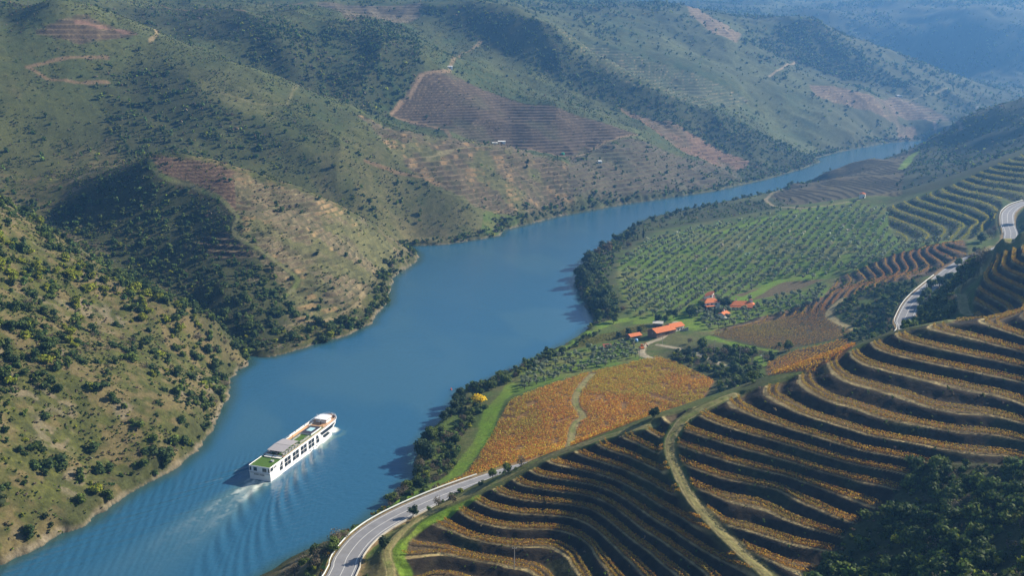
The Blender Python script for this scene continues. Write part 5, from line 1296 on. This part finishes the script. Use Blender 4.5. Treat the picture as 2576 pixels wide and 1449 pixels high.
# chevron signs
M_YEL = mat('yellow sign paint', (.80, .42, .01), .5)
SIGNS = [(1121,1234,'farthest of the yellow chevron signs along the guardrail'), (1052,1259,'second farthest of the yellow chevron signs along the guardrail'), (981,1288,'yellow chevron sign above the sharpest grass bank beside the guardrail, third from the far end'), (931,1312,'fourth chevron sign from the far end of the guardrail'),
         (878,1345,'fifth chevron sign from the far end of the guardrail'), (843,1378,'third nearest yellow chevron sign beside the guardrail'), (821,1413,'second nearest yellow chevron sign beside the guardrail'), (812,1446,'nearest yellow chevron sign at the bottom edge')]
for u, v, lab in SIGNS:
    p = gpick(u, v); i = int(np.argmin(np.hypot(road_c[:, 0] - p[0], road_c[:, 1] - p[1]))); x, y = road_c[i, :2] + RN[i] * 6.2; z = float(hz(x, y)[0])
    t = RT[i]; s = empty('chevron_sign', (x, y, min(z, road_c[i, 2])), math.atan2(-t[1], -t[0]) + math.pi / 2 + .25); top = road_c[i, 2] - min(z, road_c[i, 2])
    MB().tube((0, .06, -.3), (0, .06, top + 1.9), .05, 6).build('post', M_STEEL, s); bd = MB().box(-.5, -.03, top + 1.0, .5, .03, top + 2.0).build('board', M_BLACK, s)
    for dx in (-.42, .0): MB().prism([(dx, top + 1.06), (dx + .2, top + 1.06), (dx + .42, top + 1.5), (dx + .2, top + 1.94), (dx, top + 1.94), (dx + .22, top + 1.5)], 'y', -.045, -.03).build('chevron', M_YEL, bd)
    tag(s, lab, 'road sign', 'chevron signs along the guardrail')
# poles
M_POLE = mat('weathered pole', (.36, .34, .31), .85, noise=.15, scale=1)
def pole(u, v, h, name, lab, lamp=False):
    p = gpick(u, v); o = empty(name, p); MB().tube((0, 0, -.4), (0, 0, h), .16, 7, .10).build('pole', M_POLE, o)
    if lamp:
        MB().tube((0, 0, h - .1), (-1.1, 0, h + .15), .05, 5).build('arm', M_POLE, o); MB().box(-1.7, -.15, h + .08, -1.0, .15, h + .22).build('lamp_head', M_WHITE, o)
    else:
        MB().box(-.8, -.06, h - .5, .8, .06, h - .36).build('crossarm', M_POLE, o)
        for x in (-.65, 0, .65): MB().tube((x, 0, h - .36), (x, 0, h - .12), .05, 6).build('insulator', M_WHITE, o)
    tag(o, lab, 'pole')
pole(1294, 1434, 8.0, 'utility_pole', 'grey utility pole standing on the lowest terraces'); pole(1797, 889, 8.2, 'utility_pole', 'utility pole on the bank left of the taller one'); pole(1860, 914, 9.4, 'utility_pole', 'tallest utility pole beside the farm lane')
pole(1920, 916, 4.6, 'street_lamp', 'white street lamp at the corner of the red field', True); pole(1752, 799, 5.0, 'utility_pole', 'short pale pole in the farm garden'); pole(1812, 783, 4.6, 'utility_pole', 'thin pole beside the small white house'); pole(1609, 902, 6.6, 'utility_pole', 'pole beside the tractor on the yard track')
pole(1666, 868, 5.5, 'utility_pole', 'pole in front of the long farm sheds')
# ---------------------------------------------------------------- buildings and farm things
M_WALL = mat('white render', (.80, .79, .75), .9, noise=.06, scale=.8)
M_TILE = mat('orange roof tiles', (.60, .175, .06), .85, noise=.25, scale=1.6)
M_STONE = mat('brown stone wall', (.20, .14, .10), .95, noise=.25, scale=1.2)
M_PANE = mat('window pane', (.05, .06, .075), .15, spec=.7)
M_DOOR = mat('dark door wood', (.10, .06, .035), .7)
M_RED = mat('red brown render', (.28, .07, .05), .9, noise=.1, scale=1)
def house(name, u, v, rz, w_, d, h, lab, cat='house', roof='gable', wall=M_WALL, tile=M_TILE, pitch=.42, eave=.5, wins=(), doors=(), chim=(), sink=.4):
    p = gpick(u, v); o = empty(name, p, rz); a, b = w_ / 2, d / 2
    wl = MB()
    if roof == 'gable': wl.prism([(-b, -sink - 1.5), (b, -sink - 1.5), (b, h), (0, h + b * pitch), (-b, h)], 'x', -a, a)
    else: wl.box(-a, -b, -sink - 1.5, a, b, h)
    wl.build('wall', wall, o)
    r = MB(); e = eave; t = .16
    if roof == 'gable':
        for s in (1, -1): r.prism([(0, h + b * pitch + .03), (s * (b + e), h - e * pitch + .03), (s * (b + e), h - e * pitch + .03 + t), (0, h + b * pitch + .03 + t)], 'x', -a - e, a + e)
    elif roof == 'hip':
        k = min(a, b); H_ = h + (k + e) * pitch
        A_ = [(-a - e, -b - e, h), (a + e, -b - e, h), (a + e, b + e, h), (-a - e, b + e, h), (-(a - k) - .01, 0, H_), ((a - k) + .01, 0, H_)]
        if a < b: A_[4], A_[5] = (0, -(b - k) - .01, H_), (0, (b - k) + .01, H_)
        r.add(A_, [(0, 1, 5, 4), (2, 3, 4, 5), (1, 2, 5), (3, 0, 4), (3, 2, 1, 0)] if a >= b else [(0, 1, 4), (1, 2, 5, 4), (2, 3, 5), (3, 0, 4, 5), (3, 2, 1, 0)])
    elif roof == 'mono':
        r.prism([(-b - e, h - .2), (b + e, h + d * pitch), (b + e, h + d * pitch + t), (-b - e, h - .2 + t)], 'x', -a - e, a + e)
    rf = r.build('roof', tile, o)
    for (face, x, z, ww, hh) in wins:
        if face == 'f': f = MB().box(x - ww / 2, -b - .05, z, x + ww / 2, -b + .05, z + hh).build('window', M_WALL, o); MB().box(x - ww / 2 + .08, -b - .07, z + .08, x + ww / 2 - .08, -b - .04, z + hh - .08).build('pane', M_PANE, f)
        elif face == 'l': f = MB().box(-a - .05, x - ww / 2, z, -a + .05, x + ww / 2, z + hh).build('window', M_WALL, o); MB().box(-a - .07, x - ww / 2 + .08, z + .08, -a - .04, x + ww / 2 - .08, z + hh - .08).build('pane', M_PANE, f)
        else: f = MB().box(a - .05, x - ww / 2, z, a + .05, x + ww / 2, z + hh).build('window', M_WALL, o); MB().box(a + .04, x - ww / 2 + .08, z + .08, a + .07, x + ww / 2 - .08, z + hh - .08).build('pane', M_PANE, f)
    for (x, ww, hh) in doors: MB().box(x - ww / 2, -b - .06, -sink, x + ww / 2, -b + .04, hh).build('door', M_DOOR, o)
    for (x, y, z, s) in chim: c = MB().box(x - s / 2, y - s / 2, h - .5, x + s / 2, y + s / 2, z).build('chimney', M_WALL, rf); MB().box(x - s / 2 - .08, y - s / 2 - .08, z, x + s / 2 + .08, y + s / 2 + .08, z + .14).build('chimney_cap', M_RED, c)
    tag(o, lab, cat); return o, p
m, _ = house('farmhouse', 1785, 775, math.radians(16), 11.5, 7.5, 5.0, 'two storey white farmhouse with orange hipped roof left of the trees', roof='hip', pitch=.5, wins=[('f', -3.4, 3.0, 1.3, 1.3), ('f', -.4, 3.0, 1.3, 1.3), ('f', 2.8, 3.0, 1.3, 1.3), ('f', -1.6, .4, 1.2, 1.4), ('l', 0, 3.0, 1.2, 1.3)], doors=[(2.0, 1.3, 2.1)], chim=[(-3.2, .8, 8.2, 1.0), (3.6, 1.5, 8.6, .9)])
MB().prism([(-5.8, -7.2), (.6, -7.2), (.6, -3.8), (-5.8, -3.8)], 'z', 3.0, 3.2).build('porch_roof', M_TILE, m)
for x in (-5.5, -2.6, .3): MB().box(x - .15, -7.0, -1.5, x + .15, -6.7, 3.0).build('porch_column', M_WALL, m)
MB().box(-5.5, -4.2, 0, -.2, -3.80, 2.6).build('red_wall', M_RED, m)
# the curved white tower room behind with its slanting roof
p = gpick(1783, 762); tw = empty('tower_room', (p[0], p[1] - 1.0, p[2]), math.radians(10)); n = 14
ang = np.arange(n) * 2 * math.pi / n; low = [(3.0 * math.cos(t), 3.0 * math.sin(t), -1.5) for t in ang]; top = [(3.0 * math.cos(t), 3.0 * math.sin(t), 6.9 + .42 * 3.0 * math.cos(t)) for t in ang]
MB().add(low + top, [(i, (i + 1) % n, n + (i + 1) % n, n + i) for i in range(n)] + [tuple(range(n, 2 * n))]).build('wall', M_WALL, tw)
ra = [(3.3 * math.cos(t), 3.3 * math.sin(t), 6.92 + .42 * 3.3 * math.cos(t)) for t in ang]; rb = [(x, y, z + .25) for x, y, z in ra]
MB().add(ra + rb, [tuple(range(n))[::-1], tuple(range(n, 2 * n))] + [(i, (i + 1) % n, n + (i + 1) % n, n + i) for i in range(n)]).build('roof', M_TILE, tw); MB().box(-.5, -3.05, 5.2, .5, -2.9, 6.2).build('window', M_PANE, tw)
tag(tw, 'round white tower room with slanting roof rising behind the farmhouse', 'tower')
m, _ = house('farmhouse_wing', 1864, 775, math.radians(-6), 17.0, 7.0, 2.7, 'long low farmhouse wing with orange roof right of the trees', roof='hip', pitch=.55, eave=.9, wins=[('f', -5.5, .7, 1.3, 1.2), ('f', 0, .7, 1.3, 1.2), ('f', 4.5, .7, 1.3, 1.2)], doors=[(-2.6, 1.2, 2.1)], chim=[(-3.6, .7, 6.6, .8), (6.6, .6, 6.0, 2.0)])
for x in (-8, -4, 0, 4, 8): MB().box(x - .14, -5.3, -1.5, x + .14, -5.02, 2.0).build('porch_column', M_WALL, m)
MB().prism([(-3.9, 2.35), (-5.6, 1.9), (-5.6, 2.05), (-3.9, 2.5)], 'x', -8.8, 8.8).build('porch_roof', M_TILE, m)
house('cottage', 1820, 799, math.radians(52), 7.0, 5.0, 2.9, 'small white cottage with orange roof below the farmhouse', wins=[('f', -1.6, .8, .9, 1.0), ('l', 0, .9, .9, 1.0)], doors=[(1.2, 1.0, 2.0)], chim=[(1.8, .8, 5.2, .6)])
house('barn', 1664, 842, math.radians(33), 15.5, 8.5, 3.4, 'long brown walled barn with bright orange roof, left of the pair', 'barn', wall=M_STONE, wins=[('f', -4, 1.6, .9, .8), ('l', 0, 1.8, .9, .9)], doors=[(1, 2.6, 2.6)])
house('barn', 1697, 832, math.radians(33), 9.5, 7.0, 3.6, 'shorter white columned barn with orange roof, right of the pair', 'barn', wins=[('f', -2.5, 1.0, 1.0, 1.4), ('f', 0, 1.0, 1.0, 1.4), ('f', 2.5, 1.0, 1.0, 1.4)], doors=[(4.0, .9, 2.1)])
house('shed', 1594, 851, math.radians(30), 8.2, 5.0, 2.2, 'low brown shed with orange roof left of the long barn', 'shed', wall=M_STONE, wins=[('f', -2, .9, .8, .7)], doors=[(1.6, 1.2, 1.9)])
house('hut', 1528, 878, math.radians(10), 4.4, 3.2, 1.9, 'tiny white hut with red roof above the olive bank', 'hut', roof='mono', tile=M_RED, pitch=.2, doors=[(.9, .8, 1.7)], wins=[('f', -.9, .8, .7, .6)])
house('shelter', 1655, 820, math.radians(-10), 6.0, 4.0, 2.3, 'open pale roofed shelter in the farm garden', 'shelter', roof='mono', wall=M_STONE, tile=M_CONC, pitch=.06)
p = gpick(1703, 838); o = MB().prism([(0, -1), (5.5, -1), (5.5, 3.2), (4.9, 3.2), (0, 1.0)], 'y', 0, .35).build('garden_wall', M_CONC); o.location = (p[0] + 2, p[1] + 2, p[2]); tag(o, 'sloping pale concrete wall right of the barns', 'wall')
# white round house among the terraces
p = gpick(2169, 498); o = empty('round_house', p); n = 12; r = 2.9
MB().prism([(r * math.cos(t), r * math.sin(t)) for t in np.arange(n) * 2 * math.pi / n], 'z', -1.5, 4.4).build('wall', M_WALL, o)
rf = [(3.3 * math.cos(t), 3.3 * math.sin(t), 4.3) for t in np.arange(n) * 2 * math.pi / n]; MB().add(rf + [(0, 0, 6.0)], [(i, (i + 1) % n, n) for i in range(n)] + [tuple(range(n))[::-1]]).build('roof', M_TILE, o)
MB().box(-.5, -r - .1, -.2, .5, -r + .3, 1.9).build('door', M_DOOR, o); MB().box(1.0, -r + .1, 2.0, 1.7, -r + .5, 2.8).build('window', M_PANE, o); tag(o, 'small round white house with orange roof on the olive hill', 'house')
# far sheds
for u, v, w_, d, h, lab in ((1132, 172, 7, 5, 3.2, 'tiny white building at the top of the brown vineyard'), (1262, 360, 9, 5, 2.6, 'long white shed on the grassy spur below the brown vineyard'), (1245, 362, 6, 3, 1.6, 'low white wall building left of the long white shed'),
                            (1509, 411, 4.2, 4, 3.2, 'white square hut in the olive terraces across the river'), (2262, 243, 11, 6, 3.5, 'white building on the distant brown terraces')):
    house('farm_building', u, v, .1, w_, d, h, lab, 'building', roof='mono', tile=M_WALL, pitch=.05, eave=.2, doors=[(0, 1.2, 2.0)], wins=[('f', -w_ * .3, 1.0, .9, .8)])
M_GRN = mat('green tank', (.04, .35, .20), .5); p = gpick(1416, 389); o = MB().tube((0, 0, -.5), (0, 0, 2.4), 2.0, 14).tube((0, 0, 2.4), (0, 0, 3.0), 2.0, 14, .4).build('water_tank', M_GRN); o.location = p; tag(o, 'turquoise green water tank at the foot of the brown vineyard', 'tank')
M_BLU = mat('blue tank', (.22, .42, .75), .45); p = gpick(1600, 864); o = empty('water_tank', p); q = MB()
prof = [(.0, .9), (.9, .95), (1.25, 1.5), (1.3, 2.1), (1.0, 2.8), (.4, 3.1), (.0, 3.15)]
vs = [(rr * math.cos(t), rr * math.sin(t), zz) for rr, zz in prof for t in np.arange(12) * math.pi / 6]; q.add(vs, [(j * 12 + i, j * 12 + (i + 1) % 12, (j + 1) * 12 + (i + 1) % 12, (j + 1) * 12 + i) for j in range(6) for i in range(12)]).build('tank_body', M_BLU, o, smooth=True)
for t in range(4): MB().tube((.8 * math.cos(t * 1.57), .8 * math.sin(t * 1.57), -.5), (.7 * math.cos(t * 1.57), .7 * math.sin(t * 1.57), 1.1), .08, 6).build('leg', M_STEEL, o)
tag(o, 'pale blue water tank on legs beside the yard track', 'tank')
# excavator
M_ORG = mat('orange machine paint', (.62, .18, .03), .5, noise=.1); p = gpick(1614, 879); o = empty('excavator', p, .6)
for y in (-1.0, .55): MB().prism([(-1.6, .1), (-1.3, 0), (1.3, 0), (1.6, .1), (1.7, .4), (1.4, .75), (-1.4, .75), (-1.7, .4)], 'y', y, y + .45).build('track', M_BLACK, o)
b_ = MB().box(-1.5, -1.1, .8, 1.0, 1.0, 1.7).build('body', M_ORG, o); c_ = MB().prism([(-.1, 1.7), (1.0, 1.7), (1.1, 2.6), (.8, 3.0), (-.1, 3.0)], 'y', 0, 1.0).build('cab', M_ORG, o); MB().box(.95, .08, 1.9, 1.12, .92, 2.7).build('cab_window', M_PANE, c_)
bm_ = MB().tube((.6, -.5, 1.5), (2.4, -.5, 3.9), .22, 6, .18).tube((2.4, -.5, 3.9), (4.0, -.5, 2.2), .17, 6, .13).build('boom', M_ORG, o); MB().prism([(3.8, 2.3), (4.4, 2.0), (4.3, 1.3), (3.6, 1.5)], 'y', -.95, -.05).build('bucket', M_BLACK, bm_)
tag(o, 'small orange excavator parked on the yard track', 'excavator')
p = atz(1135, 981); o = MB().tube((0, 0, -.3), (0, 0, .5), .5, 10, .45).tube((0, 0, .5), (0, 0, 1.3), .28, 8, .08).build('buoy', mat('orange buoy', (.8, .12, .04), .5)); o.location = p; tag(o, 'small orange buoy floating alone in the river', 'buoy')
# ---------------------------------------------------------------- the air: one even volume round the whole place
hb = MB().box(-6200, -200, -8, 6200, 6600, 440)
M_HAZE = bpy.data.materials.new('valley haze'); M_HAZE.use_nodes = True
_n = M_HAZE.node_tree; _n.nodes.remove(_n.nodes['Principled BSDF'])
pv = _n.nodes.new('ShaderNodeVolumePrincipled'); pv.inputs['Color'].default_value = (.17, .46, 1.0, 1); pv.inputs['Density'].default_value = 1.6e-4; pv.inputs['Anisotropy'].default_value = .35
_n.links.new(pv.outputs[0], _n.nodes['Material Output'].inputs['Volume'])
haze = hb.build('haze', M_HAZE); tag(haze, 'pale blue haze filling the valley', kind='stuff')
